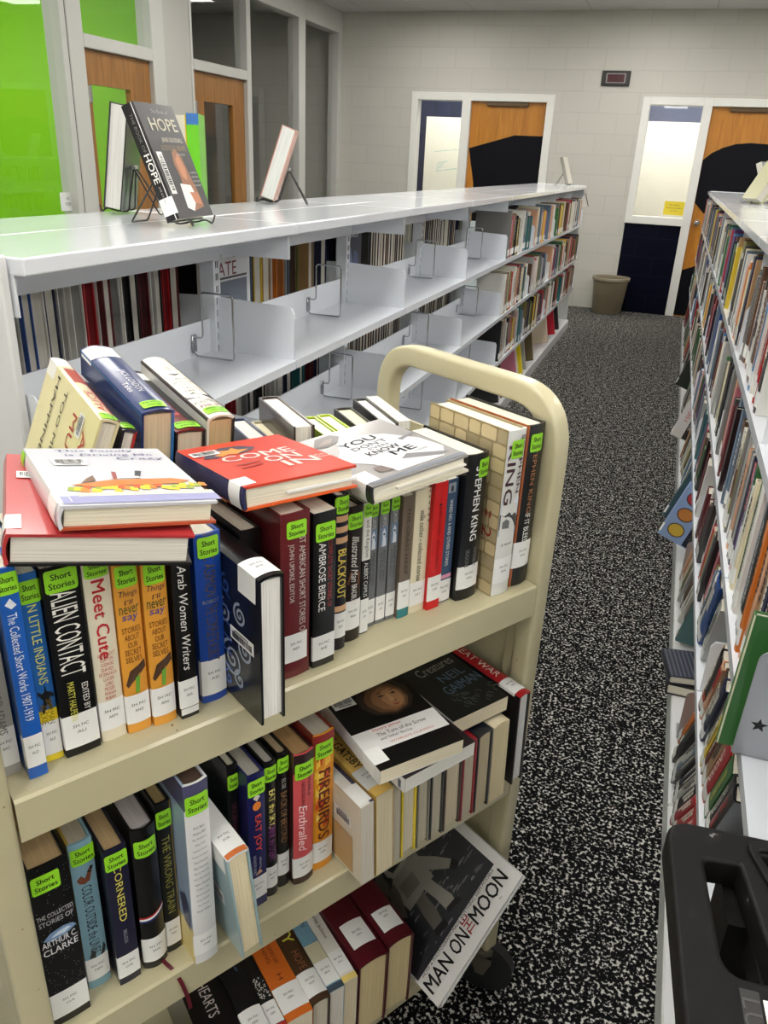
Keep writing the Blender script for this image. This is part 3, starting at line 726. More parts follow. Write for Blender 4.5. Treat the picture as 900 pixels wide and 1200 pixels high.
    for q, (u0, t) in enumerate(((.4590, .0135), (.4755, .0145), (.4930, .0140))):
        b = upright(PB, caps[q], u0, .053, E, t, (.181, .181, .182)[q], .115, (112, 114, 116), hard=False, group='three copies of one grey paperback')
        b.sticker((.181, .181, .182)[q] - .002, .018, t * .95); b.call('CAP', .006, .036, .001)
        z0 = (.181, .181, .182)[q]
        b.polys('cover_art', [([(.0015, z0 - .066), (t - .0015, z0 - .066), (t - .0015, z0 - .038), (.0015, z0 - .038)], (108, 128, 156)), ([(t * .3, z0 - .066), (t * .75, z0 - .066), (t * .72, z0 - .056), (t * .62, z0 - .052), (t * .68, z0 - .046), (t * .5, z0 - .040), (t * .32, z0 - .046), (t * .36, z0 - .054)], (210, 214, 220)), ([(t * .4, z0 - .05), (t * .6, z0 - .05), (t * .58, z0 - .047), (t * .42, z0 - .047)], (50, 60, 80))])
        b.write([R90('CAPOTE', t, z0 - .029, .016, .0055, (200, 202, 204)), R90("BREAKFAST AT TIFFANY'S", t, z0 - .094, .046, .0045, (60, 62, 66), a=t * .62), R90('and three stories', t, z0 - .094, .04, .004, (60, 62, 66), a=t * .3)])
    b = upright(PB, 'brown-grey slim spine with a teal foot, The Grass Harp', .5085, .047, E, .0185, .180, .12, (112, 98, 84), hard=False)
    b.strip('teal_foot', -.0005, b.t + .0005, 0, .014, (40, 124, 130)); b.call('CAP', .014, .042, .001); b.write([R90('THE GRASS HARP', b.t, .115, .098, .0058, (60, 52, 46))])
    b = upright(PB, 'cream paperback with black zigzag edge, Willa Cather collected stories', .5285, .047, E, .0265, .183, .125, (226, 216, 186), hard=False)
    b.polys('cover_art', [([(b.t + .0005, .183 - k * .0085), (b.t - .0045, .179 - k * .0085), (b.t + .0005, .175 - k * .0085)], (24, 22, 22)) for k in range(6)])
    b.call('CAT', .012, .036, .001); b.write([R90('willa cather - collected stories', b.t, .102, .105, .0085, (40, 38, 34), .15)])
    b = upright(PB, 'bright red slim paperback on the upper cart row', .5555, .040, E, .0225, .190, .125, (200, 26, 28), (206, 28, 30), hard=False)
    b.call('CHE', .014, .038, .001); b.write([R90('FORTY STORIES', b.t, .135, .04, .0045, (110, 12, 14)), R90('ANTON CHEKHOV', b.t, .085, .045, .0045, (120, 14, 16))])
    b.polys('cover_art', [([(.009, .157), (.013, .157), (.013, .160), (.009, .160)], (30, 10, 10))])
    b = upright(PB, 'slate blue paperback with pink band, Ward No. 6 and Other Stories', .5795, .046, E, .0235, .187, .12, (60, 82, 110), hard=False)
    b.call('CHE', .002, .034, .001); b.strip('pink_band', -.0005, b.t + .0005, .038, .044, (220, 150, 178)); b.write([R90('WARD NO. 6 AND OTHER STORIES', b.t, .108, .1, .0058, (226, 228, 226))])
    b.polys('cover_art', [([(.005, .168), (.018, .168), (.018, .182), (.005, .182)], (150, 160, 170)), ([(.009, .170), (.014, .170), (.0135, .178), (.0095, .178)], (36, 40, 50))])
    b = upright(HB, 'thick black spine with big ragged white capitals under the lying grey book', .6065, .036, E, .0385, .220, .13, (16, 16, 17))
    b.call('KIN', .018, .036, .001); b.sticker(.212, .026, .022, .029)
    b.write([R90('*STEPHEN KING', b.t, .148, .11, .0125, (238, 238, 234)), R90('DIFFERENT', b.t, .066, .03, .0065, (120, 120, 118), a=.026), R90('SEASONS', b.t, .066, .028, .0065, (120, 120, 118), a=.012)])
    b = upright(HB, 'tall stone-wall covered book with a lake scene spine near the cart handle', .6585, .017, E, .0348, .250, .155, (160, 142, 106), (222, 222, 218), (158, 140, 104))
    stone = []
    rnd = random.Random(5)
    for r_ in range(12):
        a = .001 + (r_ % 2) * .011
        z0 = r_ * .0208
        a0 = 0.0
        while a0 < .150:
            w = rnd.uniform(.018, .034); a1 = min(.1545, a0 + w)
            g = rnd.uniform(.82, 1.12)
            stone.append(([(-a0 - .0022, z0 + .0012), (-a0 - .0009, z0 + .006), (-a0 - .0016, z0 + .0185), (-a0 * .4 - a1 * .6, z0 + .0200), (-a1 + .0016, z0 + .0188), (-a1 + .0009, z0 + .010), (-a1 + .0022, z0 + .0018)][::-1], (198 * g, 180 * g, 140 * g))); a0 = a1
    b.polys('stone_print', stone, .0005)
    b.write([('II', -.020, .124, .010, .010, 0, (160, 30, 34)), ('2', -.020, .096, .016, .018, -90, (160, 30, 34))], 'red_marks', lift=.0012)
    t = b.t
    b.polys('cover_art', [([(.0, .096), (t, .096), (t, .150), (.0, .150)], (196, 206, 216)), ([(.0, .096), (t, .094), (t, .104), (.0, .106)], (150, 160, 168)), ([(0, .106), (t, .104), (t, .120), (t * .82, .128), (t * .6, .125), (t * .45, .131), (t * .2, .126), (0, .129)], (70, 74, 76)), ([(t * .15, .107), (t * .5, .106), (t * .5, .117), (t * .32, .121), (t * .15, .117)], (112, 114, 112)), ([(t * .55, .146), (t * .95, .140), (t * .9, .152)], (226, 232, 236))])
    b.call('KIN', .020, .040, 0); b.sticker(.236, .026, .023, .018)
    b.write([R90('*KING', t, .186, .086, .014, (70, 40, 46), a=.0095), R90('*STEPHEN', t, .200, .085, .0085, (70, 40, 46), a=.027), ('a novel', t / 2, .082, .02, .005, 0, (60, 50, 50), .2)])
    b = upright(HB, 'black hardcover beside the cart handle, orange edges, If It Bleeds', .7015, .022, E, .0362, .249, .155, (26, 24, 26), (20, 20, 22), (172, 92, 48))
    b.call('KIN', .030, .042, .001); b.sticker(.236, .026, .023, .018)
    b.write([R90('STEPHEN KING', b.t, .170, .105, .0085, (176, 120, 84)), R90('IF IT BLEEDS', b.t, .090, .052, .0105, (238, 238, 236))])
    b.strip('orange_edge', -.001, .003, 0, .249, (168, 90, 46), b.lift * 1.1)
top_front()
# ---------------------------------------------------------------- books lying across the upper row
def lying():
    # red book underneath
    y = (.153, -.042, -.025); hd = (.26, .96, 0)
    Yc = Vector(y).normalized(); Zc = Vector(hd); Zc = (Zc - Yc * Zc.dot(Yc)).normalized(); Xc = Yc.cross(Zc)
    t = .0305; o = Vector((.035, .010, 1.1855)) - Xc * t
    b = Book(HB, 'thick red hardcover lying flat at the left end under another lying book', place(tuple(o), y, hd), t, .205, .158, (176, 52, 54), (186, 60, 60), (26, 24, 26), page=(232, 226, 214))
    d = b.d
    b.strip('black_edge', t * .0, t * .12, 0, .205, (24, 22, 24)); b.call('SAN', .012, .03, .012, text=False)
    b.write([('A', t + .062, .128, .012, .010, 0, (214, 150, 60)), ('*MAN', t + .070, .108, .036, .010, 0, (214, 150, 60)), ('CALLED', t + .078, .090, .048, .010, 0, (214, 150, 60)), ('BODY', t + .08, .07, .04, .010, 0, (214, 150, 60))], lift=.001)
    b.barcode(t + .028, .142, .038, .018)
    # This Family Is Driving Me Crazy
    y = (.136, -.018, -.020); hd = (.022, .19, -.010)
    Yc = Vector(y).normalized(); Zc = Vector(hd); Zc = (Zc - Yc * Zc.dot(Yc)).normalized(); Xc = Yc.cross(Zc)
    t = .0225; o = Vector((.078, -.003, 1.2055)) - Xc * t
    b = Book(HB, 'white picture-cover hardcover lying on the red book, This Family Is Driving Me Crazy', place(tuple(o), y, hd), t, .192, .140, (204, 204, 210), (214, 214, 218), (190, 84, 52), page=(238, 230, 206))
    t = b.t
    def rect(a0, a1, z0, z1, c): return ([(t + a0, z0), (t + a1, z0), (t + a1, z1), (t + a0, z1)], c)
    art = [rect(.004, .146, .004, .026, (150, 150, 190)), rect(.02, .146, .024, .034, (206, 208, 190))]
    rnd = random.Random(11)
    for k in range(26):
        a = .014 + k * .005; z = .040 + rnd.uniform(-.006, .012); w = rnd.uniform(.006, .012)
        art.append(([(t + a, z), (t + a + w, z - .003), (t + a + w * 1.1, z + .008), (t + a + w * .3, z + .011)], rnd.choice([(236, 206, 50), (216, 190, 40), (208, 80, 40), (150, 170, 60), (226, 130, 40)])))
    art += [([(t + .02, .058), (t + .06, .072), (t + .118, .074), (t + .135, .066), (t + .12, .056), (t + .07, .054), (t + .04, .050)], (206, 120, 50)), ([(t + .03, .063), (t + .045, .07), (t + .046, .088), (t + .038, .078)], (120, 90, 70)), ([(t + .062, .073), (t + .066, .073), (t + .070, .098), (t + .066, .100)], (150, 70, 60)), ([(t + .083, .076), (t + .088, .075), (t + .096, .1), (t + .09, .102)], (50, 50, 56)), ([(t + .066, .076), (t + .09, .077), (t + .088, .083), (t + .068, .082)], (230, 226, 220))]
    b.polys('cover_art', art, .0006)
    b.write([('This Family', t + .068, .178, .08, .009, 0, (60, 50, 110)), ('is Driving Me', t + .08, .162, .09, .010, 0, (60, 50, 110)), ('Crazy', t + .108, .147, .05, .011, 0, (60, 50, 110))], lift=.001)
    b.barcode(t + .034, .136, .032, .024)
    b.call('THI', .010, .032, .012, text=False); b.strip('genre_sticker', .001, t - .001, .172, .19, LIME, b.lift * 2)
    b.strip('orange_edge', -.002, t * .05, 0, .192, (190, 84, 52))
    # Come On In
    y = (.135, -.009, 0); hd = (-.002, .188, -.020)
    Yc = Vector(y).normalized(); Zc = Vector(hd); Zc = (Zc - Yc * Zc.dot(Yc)).normalized(); Xc = Yc.cross(Zc)
    t = .0265; o = Vector((.269, .026, 1.1705)) - Xc * t
    b = Book(HB, 'red and orange hardcover lying flat, Come On In in big white capitals', place(tuple(o), y, hd), t, .190, .139, (206, 62, 40), (40, 44, 84), (222, 92, 34), page=(238, 230, 208))
    t = b.t
    b.polys('cover_art', [([(t + .010, 0.1275), (t + .022, 0.1513), (t + .046, 0.1666), (t + .07, 0.1632), (t + .084, 0.1462), (t + .074, 0.1343), (t + .056, 0.1275), (t + .04, 0.1343), (t + .026, 0.1224)], (52, 44, 70)), ([(t + .026, 0.1343), (t + .04, 0.1428), (t + .038, 0.1530), (t + .05, 0.1496), (t + .058, 0.1581), (t + .062, 0.1462), (t + .074, 0.1428), (t + .06, 0.1343), (t + .052, 0.1275), (t + .044, 0.1343), (t + .034, 0.1258)], (226, 140, 50)), ([(t + .03, 0.0765), (t + .06, 0.0799), (t + .062, 0.0850), (t + .03, 0.0816)], (150, 40, 30)), ([(t + .03, 0.0638), (t + .058, 0.0680), (t + .058, 0.0731), (t + .03, 0.0688)], (150, 40, 30))], .0006)
    b.write([('*COME', t + .070, .110, .090, .025, 0, (240, 236, 230)), ('*ON', t + .088, .082, .044, .025, 0, (240, 236, 230)), ('*IN', t + .098, .054, .042, .025, 0, (240, 236, 230)), ('Adi', t + .127, .064, .014, .006, 0, (236, 206, 196), .2), ('Alsaid', t + .127, .055, .02, .006, 0, (236, 206, 196), .2)], lift=.001)
    b.barcode(t + .020, .150, .034, .02, 0)
    b.call('COM', .006, .028, .018, text=False)
    b.strip('orange_edge', -.002, t * .06, 0, .190, (226, 98, 36))
    bm = bmesh.new(); box(bm, .010, .0125, .05, b.d + .0006, -.0006, .003); from_bm('flap', bm, mat((240, 240, 238), .5), b.root)
    # You Don't Know Me
    y = (.143, -.009, .015); hd = (.012, .19, -.008)
    Yc = Vector(y).normalized(); Zc = Vector(hd); Zc = (Zc - Yc * Zc.dot(Yc)).normalized(); Xc = Yc.cross(Zc)
    t = .0225; o = Vector((.4185, .001, 1.1465)) - Xc * t
    b = Book(HB, 'grey photo-cover hardcover lying beside the red one, lettering across a white shirt', place(tuple(o), y, hd), t, .190, .143, (150, 146, 144), (40, 40, 42), (206, 200, 182), page=(240, 234, 216))
    t = b.t
    b.polys('cover_art', [([(t + .01, 0.0900), (t + .03, 0.1170), (t + .045, 0.1485), (t + .075, 0.1575), (t + .11, 0.1350), (t + .135, 0.0900), (t + .14, 0.0450), (t + .12, 0.0180), (t + .05, 0.0162), (t + .04, 0.0540)], (206, 206, 208)), ([(t + .012, 0.1512), (t + .03, 0.1800), (t + .055, 0.1827), (t + .062, 0.1692), (t + .048, 0.1512), (t + .028, 0.1440)], (96, 88, 86)), ([(t + .022, 0.1566), (t + .04, 0.1692), (t + .05, 0.1674), (t + .04, 0.1548)], (130, 112, 104)), ([(t + .075, 0.0450), (t + .12, 0.0216), (t + .134, 0.0270), (t + .09, 0.0558)], (120, 118, 120)), ([(t + .002, 0.0027), (t + .143, 0.0027), (t + .143, 0.0126), (t + .002, 0.0108)], (112, 116, 126)), ([(t + .03, 0.0270), (t + .05, 0.0234), (t + .044, 0.0450), (t + .032, 0.0450)], (110, 96, 90)), ([(t + .115, 0.0990), (t + .14, 0.1080), (t + .141, 0.1134), (t + .112, 0.1062)], (124, 124, 128))], .0006)
    b.write([('*YOU', t + .067, .132, .056, .017, 4, (44, 44, 50)), ("DON'T", t + .073, .113, .054, .012, 4, (74, 74, 80)), ('EVEN', t + .078, .100, .03, .008, 4, (104, 104, 110)), ('*KNOW', t + .076, .086, .05, .014, 4, (54, 54, 60)), ('*ME', t + .094, .069, .036, .016, 4, (40, 40, 46)), ('a novel', t + .112, .055, .02, .005, 4, (120, 120, 120))], lift=.001)
    b.call('*YOU', .010, .034, .02, text=False)
    bm = bmesh.new(); box(bm, .0095, .0115, .035, b.d - .004, -.0006, .003); from_bm('flap', bm, mat((236, 232, 222), .5), b.root)
lying()
def endon(name, label, u0, v0, ztop, t, h, d, *a, lean=0.0, yaw=0.0, tilt=0.0, tail=True, **k):
    """book resting on its fore-edge, spine up; one end faces the aisle. u0,v0,ztop: near end of the spine, left corner"""
    ln, yw, tl = math.radians(lean), math.radians(yaw), math.radians(tilt)
    dirn = Vector((math.sin(yw) * math.cos(tl), math.cos(yw) * math.cos(tl), math.sin(tl)))      # near end -> far end
    up = Vector((math.sin(ln), 0, math.cos(ln))); Y = -(up - dirn * up.dot(dirn)).normalized()
    Z = dirn if tail else -dirn
    X = Y.cross(Z); o = Vector((u0, v0, ztop))
    if not tail: o = o + dirn * h - X * t   # origin at the tail (far end), x runs to -u
    return Book(name, label, place(tuple(o), tuple(Y), tuple(Z)), t, h, d, *a, **k)
def swirl():
    b = endon(HB, 'black book with blue and silver swirls, spine up across the upper shelf edge', .2435, -.045, 1.1005, .0295, .235, .178, (18, 18, 20), (16, 16, 18), (20, 22, 30), page=(242, 240, 234))
    b.call('BAR', .006, .036, .03, text=True)
    it = []
    def swirl_(a, z, r0, turns, col, w=.0034):
        n = int(turns * 16); P = [(a + (r0 * (1 - k / n)) * math.cos(k / 16 * 2 * math.pi), z + (r0 * (1 - k / n)) * math.sin(k / 16 * 2 * math.pi)) for k in range(n + 1)]
        for p, q in zip(P, P[1:]):
            dx, dy = q[0] - p[0], q[1] - p[1]; l = math.hypot(dx, dy) or 1; nx, ny = -dy / l * w / 2, dx / l * w / 2
            it.append(([(p[0] - nx, p[1] - ny), (q[0] - nx, q[1] - ny), (q[0] + nx, q[1] + ny), (p[0] + nx, p[1] + ny)], col))
    B1, S1 = (58, 92, 168), (150, 160, 176)
    for a, z, r, tn, c in ((-.045, .12, .026, 2.2, S1), (-.07, .075, .016, 2, S1), (-.10, .12, .022, 2, B1), (-.125, .060, .024, 2.3, S1), (-.05, .17, .02, 2, B1), (-.09, .18, .018, 2, S1), (-.15, .1, .014, 2, B1), (-.12, .16, .016, 2, S1), (-.078, .145, .014, 1.6, B1), (-.145, .045, .012, 1.5, S1), (-.06, .04, .014, 2, S1), (-.1, .03, .016, 2, S1), (-.035, .07, .012, 1.6, B1), (-.15, .15, .012, 1.6, S1), (-.035, .2, .016, 2, B1), (-.08, .11, .01, 1.5, B1), (-.155, .07, .01, 1.5, B1)): swirl_(a, z, r, tn, c)
    for k in range(6): it.append(([(-.03 - k * .02, .09 + k * .006), (-.032 - k * .02, .092 + k * .006), (-.05 - k * .018, .06), (-.048 - k * .018, .06)], B1))
    b.polys('cover_art', it, .0006); b.barcode(-.088, .036, .05, .016, 90)
swirl()
# ---------------------------------------------------------------- upper deck, back row
def top_back():
    for k in range(6):
        b = endon(PB, 'small paperback in the back row beneath the spine-up books, %s from the left end' % ['first', 'second', 'third', 'fourth', 'fifth', 'sixth'][k], .140 + k * .04, .238, Z1 + .112, .03, .165, .111, [(150, 120, 90), (60, 70, 110), (170, 60, 50), (40, 40, 44), (200, 190, 150), (90, 110, 90)][k], hard=False)
    G = dict(tail=False)
    b = endon(HB, 'cream hardcover with its front showing, Too Much Happiness, spine up at the left', .2045, .245, 1.194, .0235, .228, .155, (226, 216, 164), (222, 212, 176), (224, 214, 170), yaw=4.5, tilt=6, lean=20, page=(236, 230, 214), **G)
    t = b.t
    b.strip('red_edge', -.003, .003, 0, .228, (176, 44, 40)); b.strip('white_band', -.001, t + .02, .0, .036, (232, 230, 222))
    b.strip('red_band', .001, t * .8, .045, .1, (164, 60, 40)); b.sticker(.226, .017, t * .9)
    b.write([R90('ALICE', t, .165, .07, .010, (180, 60, 46)), ('TOO MUCH', t + .075, .098, .125, .012, 0, (60, 52, 44)), ('HAPPINESS', t + .075, .058, .135, .012, 0, (60, 52, 44)), ('ALICE', t + .08, .196, .1, .018, 0, (170, 60, 50)), ('MUNRO', t + .085, .15, .12, .018, 0, (170, 60, 50))], lift=.001)
    b.barcode(t + .03, .174, .03, .018, 0)
    b = endon(HB, 'slim dark hardcover with red edge, spine up between the cream and the navy books', .2300, .246, 1.177, .018, .222, .15, (40, 36, 44), (60, 58, 66), (170, 48, 44), yaw=3, tilt=5, lean=16, page=(238, 232, 222), **G)
    b.sticker(.219, .018, b.t * .95); b.strip('white_band', 0, b.t, 0, .04, (222, 222, 220))
    b = endon(HB, 'thick navy hardcover with white foot label, Jack London stories, spine up', .2540, .244, 1.1935, .0415, .230, .150, (34, 52, 104), (36, 50, 98), (52, 116, 180), yaw=2.5, tilt=8, lean=2, page=(226, 206, 172), bulge=.004, **G)
    t = b.t
    b.strip('blue_edge', -.004, -.001, 0, .23, (52, 106, 160)); b.strip('blue_edge', t + .001, t + .004, 0, .23, (52, 106, 160)); b.call(None, .006, .04, .008, text=False); b.sticker(.223, .019, .03)
    b.write([('JACK LONDON', t / 2, .135, .075, .0115, 90, (210, 208, 214)), ('Tales', t / 2 + .010, .155, .03, .007, 90, (210, 208, 214))])
    b = endon(HB, 'black and red spine-up book between the navy and the white fairy tale books', .2975, .247, 1.162, .0395, .226, .135, (36, 30, 32), (110, 30, 32), (36, 30, 32), yaw=2.5, tilt=6, lean=3, page=(232, 214, 190), bulge=.003, **G)
    t = b.t
    b.strip('black_band', .0, t * .3, .0, .226, (30, 28, 30)); b.call(None, .012, .03, .002, text=False); b.sticker(.222, .019, .032)
    for k in range(8): b.polys('red_mark', [([(t * .36, .075 + k * .014), (t * .9, .07 + k * .014), (t * .86, .078 + k * .014), (t * .4, .083 + k * .014)], (176, 40, 40) if k % 2 else (40, 20, 22))], .0008)
    b = endon(HB, 'white spine-up hardcover, Philip Pullman fairy tales, with black bird silhouettes', .3400, .244, 1.1725, .0385, .230, .142, (228, 222, 208), (230, 224, 212), (44, 40, 40), yaw=2.5, tilt=6.5, lean=2, page=(214, 184, 140), bulge=.005, **G)
    t = b.t
    b.sticker(.221, .018, .03); b.strip('dark_edge', -.003, .002, 0, .23, (60, 50, 46)); b.strip('dark_edge', t - .002, t + .003, 0, .23, (60, 50, 46))
    b.polys('cover_art', [([(.0, .152), (t * .3, .158), (t * .62, .150), (t, .156), (t, .163), (t * .6, .168), (t * .35, .178), (t * .05, .172)], (36, 34, 34)), ([(t * .2, .072), (t * .5, .076), (t * .8, .07), (t * .5, .083)], (36, 34, 34))], .0008)
    b.write([('PHILIP', t / 2, .196, .026, .0075, 180, (110, 40, 36)), ('PULLMAN', t / 2, .183, .031, .0075, 180, (60, 50, 46)), ('FAIRY', t / 2, .142, .022, .0065, 180, (90, 80, 74)), ('TALES', t / 2, .131, .022, .0065, 180, (90, 80, 74)), ('FROM THE', t / 2, .119, .018, .004, 180, (90, 80, 74)), ('BROTHERS', t / 2, .108, .028, .0065, 180, (90, 80, 74)), ('GRIMM', t / 2, .096, .022, .0065, 180, (90, 80, 74)), ('A NEW', t / 2, .058, .018, .004, 180, (150, 60, 50)), ('VERSION', t / 2, .050, .02, .004, 180, (150, 60, 50))])
    # upright books seen from above, spines to the far side
    def rear(label, u, v, z, t, d, yaw, col, page=(238, 234, 222), hard=True, name=HB, lean=0):
        c, s = math.cos(math.radians(yaw)), math.sin(math.radians(yaw))
        # (u,v): near right corner of the top; spine faces the far side
        o = (u + s * d, v + c * d, Z1 + .0005)
        return Book(name, label, place(o, (-s, -c, 0), (lean, 0, 1)), t, z - Z1, d, col, hard=hard, page=page)
    rear('cream-paged book with navy board seen from above, just right of the white fairy tales', .446, .240, 1.116, .030, .145, 10, (44, 54, 96))
    rear('pale book seen from above between the navy board and the wide brown book', .470, .235, 1.112, .022, .135, 11, (198, 190, 160), (234, 226, 196))
    rear('wide brown-black hardcover with white page tops and an orange headband, back row', .4915, .224, 1.146, .031, .150, 12, (58, 46, 42), (242, 236, 224))
    rear('white-paged book with lime green board, left of the two in the back row', .5425, .232, 1.120, .024, .095, 11, (168, 190, 30), (244, 242, 236))
    rear('white-paged book with lime green board, right of the two in the back row', .5700, .230, 1.120, .024, .095, 11, (168, 190, 30), (244, 242, 236))
    rear('ivory-paged book with black board in the back row, right of the lime green pair', .6085, .225, 1.120, .030, .115, 15, (32, 30, 30), (236, 230, 196))
    rear('white-paged book with black side, second from right in the back row', .6420, .222, 1.124, .024, .138, 17, (30, 28, 28), (244, 242, 234))
    rear('white-paged paperback at the right end of the back row by the stone-wall book', .667, .224, 1.124, .021, .138, 17, (232, 228, 214), (244, 242, 234), False, PB)
top_back()
# ---------------------------------------------------------------- middle shelf
def middle():
    E = Z2
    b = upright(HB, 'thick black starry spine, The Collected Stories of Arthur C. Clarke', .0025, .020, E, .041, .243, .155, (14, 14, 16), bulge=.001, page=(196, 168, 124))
    t = b.t; rnd = random.Random(4)
    b.polys('star_print', [([(x, z), (x + .0005, z), (x + .0005, z + .0005), (x, z + .0005)], (226, 226, 230)) for x, z in ((rnd.uniform(.001, t - .001), rnd.uniform(.045, .24)) for _ in range(140))], .0006)
    b.polys('comet_print', [([(.004, .138), (.012, .146), (.026, .149), (.036, .146), (.040, .141), (.030, .136), (.014, .133)], (120, 150, 190)), ([(.012, .139), (.020, .144), (.030, .145), (.034, .142), (.026, .138)], (206, 220, 236))], .0007)
    b.call('CLA', .012, .040, .004); b.sticker(.232, .025, .029, .0165)
    b.write([('THE COLLECTED', t / 2, .173, .038, .0062, 0, (190, 190, 194)), ('STORIES OF', t / 2, .163, .036, .0068, 0, (190, 190, 194)), ('*ARTHUR C.', t / 2, .132, .037, .009, 0, (226, 226, 226)), ('*CLARKE', t / 2, .120, .037, .0095, 0, (226, 226, 226))], lift=.0014)
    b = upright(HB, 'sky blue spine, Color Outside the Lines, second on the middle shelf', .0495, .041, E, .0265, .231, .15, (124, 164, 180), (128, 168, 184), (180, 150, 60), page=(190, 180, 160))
    b.call('DEN', .014, .036, .002); b.sticker(.224, .024, .027, .0145)
    b.write([R90('COLOR OUTSIDE the LINES', b.t, .112, .11, .0115, (34, 40, 48))])
    b.polys('cover_art', [([(.004, .178), (.009, .184), (.013, .178), (.019, .190), (.022, .186), (.018, .172), (.012, .170), (.007, .172)], (120, 66, 44)), ([(.016, .186), (.021, .193), (.024, .19), (.020, .183)], (28, 28, 30)), ([(.005, .052), (.009, .064), (.013, .06), (.012, .050)], (40, 40, 40)), ([(.018, .05), (.023, .068), (.025, .06), (.0225, .05)], (40, 40, 40))], .0008)
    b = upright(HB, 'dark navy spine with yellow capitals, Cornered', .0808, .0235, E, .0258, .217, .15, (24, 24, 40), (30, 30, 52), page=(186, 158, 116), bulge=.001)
    b.call('COR', .012, .036, .002); b.sticker(.211, .024, .0255)
    b.write([R90('CORNERED', b.t, .148, .088, .0085, (216, 204, 96)), R90('BELLEZA', b.t, .078, .022, .004, (150, 150, 160))])
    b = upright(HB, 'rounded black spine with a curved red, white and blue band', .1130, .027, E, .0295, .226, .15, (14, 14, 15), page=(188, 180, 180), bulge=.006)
    b.call('ENG', .012, .040, .001); b.sticker(.210, .025, .026)
    t = b.t
    for z, c in ((.086, (170, 30, 36)), (.083, (236, 236, 236)), (.080, (40, 56, 120))): b.polys('spine_band', [([(t * k / 8, z + .01 * (k / 8) ** 2), (t * (k + 1) / 8, z + .01 * ((k + 1) / 8) ** 2), (t * (k + 1) / 8, z + .003 + .01 * ((k + 1) / 8) ** 2), (t * k / 8, z + .003 + .01 * (k / 8) ** 2)], c) for k in range(8)], .0008)
    # its ribbon marker hangs over the shelf lip
    bm = bmesh.new(); pts = [(t * .6, .02, .002), (t * .7, -.006, .004), (t * .9, -.022, .001), (t * 1.1, -.0295, -.018), (t * 1.35, -.031, -.055), (t * 1.4, -.031, -.075)]
    V = []; F = []
    for p in fillet(pts, .02, 4): V += [(p.x - .0025, p.y, p.z), (p.x + .0025, p.y, p.z), (p.x + .0025, p.y + .0004, p.z + .0004), (p.x - .0025, p.y + .0004, p.z + .0004)]
    for k in range(len(V) // 4 - 1):
        for q in range(4): F.append((4 * k + q, 4 * k + (q + 1) % 4, 4 * k + 4 + (q + 1) % 4, 4 * k + 4 + q))
    bm.free(); raw('ribbon_marker', V, F, mat((92, 16, 34), .5), b.root)
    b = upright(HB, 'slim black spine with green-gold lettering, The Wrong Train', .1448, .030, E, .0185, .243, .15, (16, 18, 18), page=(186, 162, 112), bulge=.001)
    b.call('MEN', .012, .042, .001); b.sticker(.232, .026, .0185)
    b.write([R90('THE WRONG TRAIN', b.t, .130, .125, .0095, (150, 146, 70))])
    b.strip('gold_edge', b.t - .0012, b.t + .001, 0, .243, (150, 120, 50))
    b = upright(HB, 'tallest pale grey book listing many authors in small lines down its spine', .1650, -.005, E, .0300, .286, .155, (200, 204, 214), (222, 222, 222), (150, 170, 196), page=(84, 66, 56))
    t = b.t
    b.strip('dusk_band', -.155, t, .250, .286, (74, 74, 106), .0005); b.strip('cream_band', -.155, 0, 0, .06, (214, 196, 130), .0005)
    b.polys('cover_art', [([(-.02, .06), (-.005, .055), (-.004, .09), (-.015, .11), (-.03, .1)], (60, 66, 100)), ([(-.14, .07), (-.06, .06), (-.03, .1), (-.05, .16), (-.12, .15)], (140, 156, 180))], .0008)
    b.call('ONE', .016, .034, .001); b.sticker(.270, .028, .028)
    b.write([(s, t / 2, .222 - k * .0088, w, .0036, 0, (90, 90, 94)) for k, (s, w) in enumerate((('Rick Bass', .013), ('Madison Bell', .015), ('Ray Bradbury', .017), ('Wiley Cash', .013), ('Stephen Cramer', .018), ('Dennis Covington', .02), ('Tom Franklin', .018), ('Ben Fountain', .018), ('Barry Hannah', .018), ('Mary Ward Brown', .02), ('Nanci Kincaid', .018), ('William Gay', .016), ('Edward Jones', .017), ('Larry Brown', .016), ('Rick Moody', .014), ('Daniel Wallace', .018)))])
    b = upright(HB, 'thin black spine mostly hidden behind the tall pale grey book', .2440, .045, E, .0150, .236, .14, (18, 18, 20))
    b.sticker(.222, .024, .0148); b.write([R90('UNCERTAIN', b.t, .15, .05, .006, (110, 50, 70))])
    b = endon(HB, 'pale teal book leaning spine up over the middle shelf edge, pages facing out', .1985, -.036, .7435, .029, .215, .176, (150, 176, 182), (232, 232, 230), (158, 182, 188), lean=-5, page=(236, 222, 186))
    b.call('DOR', .008, .040, .03, (236, 236, 234)); b.strip('orange_band', .001, b.t - .001, 0, .008, (206, 112, 56), b.lift * 1.4); b.barcode(-.09, .05, .05, .022, 90)
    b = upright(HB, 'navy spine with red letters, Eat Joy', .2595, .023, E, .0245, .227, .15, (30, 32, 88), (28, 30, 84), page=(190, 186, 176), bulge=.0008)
    b.call('EAT', .016, .038, .001); b.sticker(.219, .025, .024)
    b.write([R90('*EAT JOY', b.t, .130, .062, .0115, (216, 74, 52)), R90('edited by', b.t, .078, .02, .0045, (190, 190, 206), a=.015), R90('NATALIE EVE GARRETT', b.t, .076, .036, .004, (190, 190, 206), a=.007)])
    b.polys('cover_art', [([(.0122 + .006 * math.cos(k * .5236), .176 + .007 * math.sin(k * .5236)) for k in range(12)], (224, 130, 50)), ([(.0122, .196), (.017, .190), (.0122, .184), (.007, .190)], (214, 206, 196)), ([(.008, .058), (.018, .060), (.014, .068)], (216, 160, 130))], .0008)
    b = upright(HB, 'black spine with yellow and purple script, Eat the Sky, Drink the Ocean', .2862, .0285, E, .0178, .231, .15, (18, 18, 22), page=(184, 180, 172), bulge=.003)
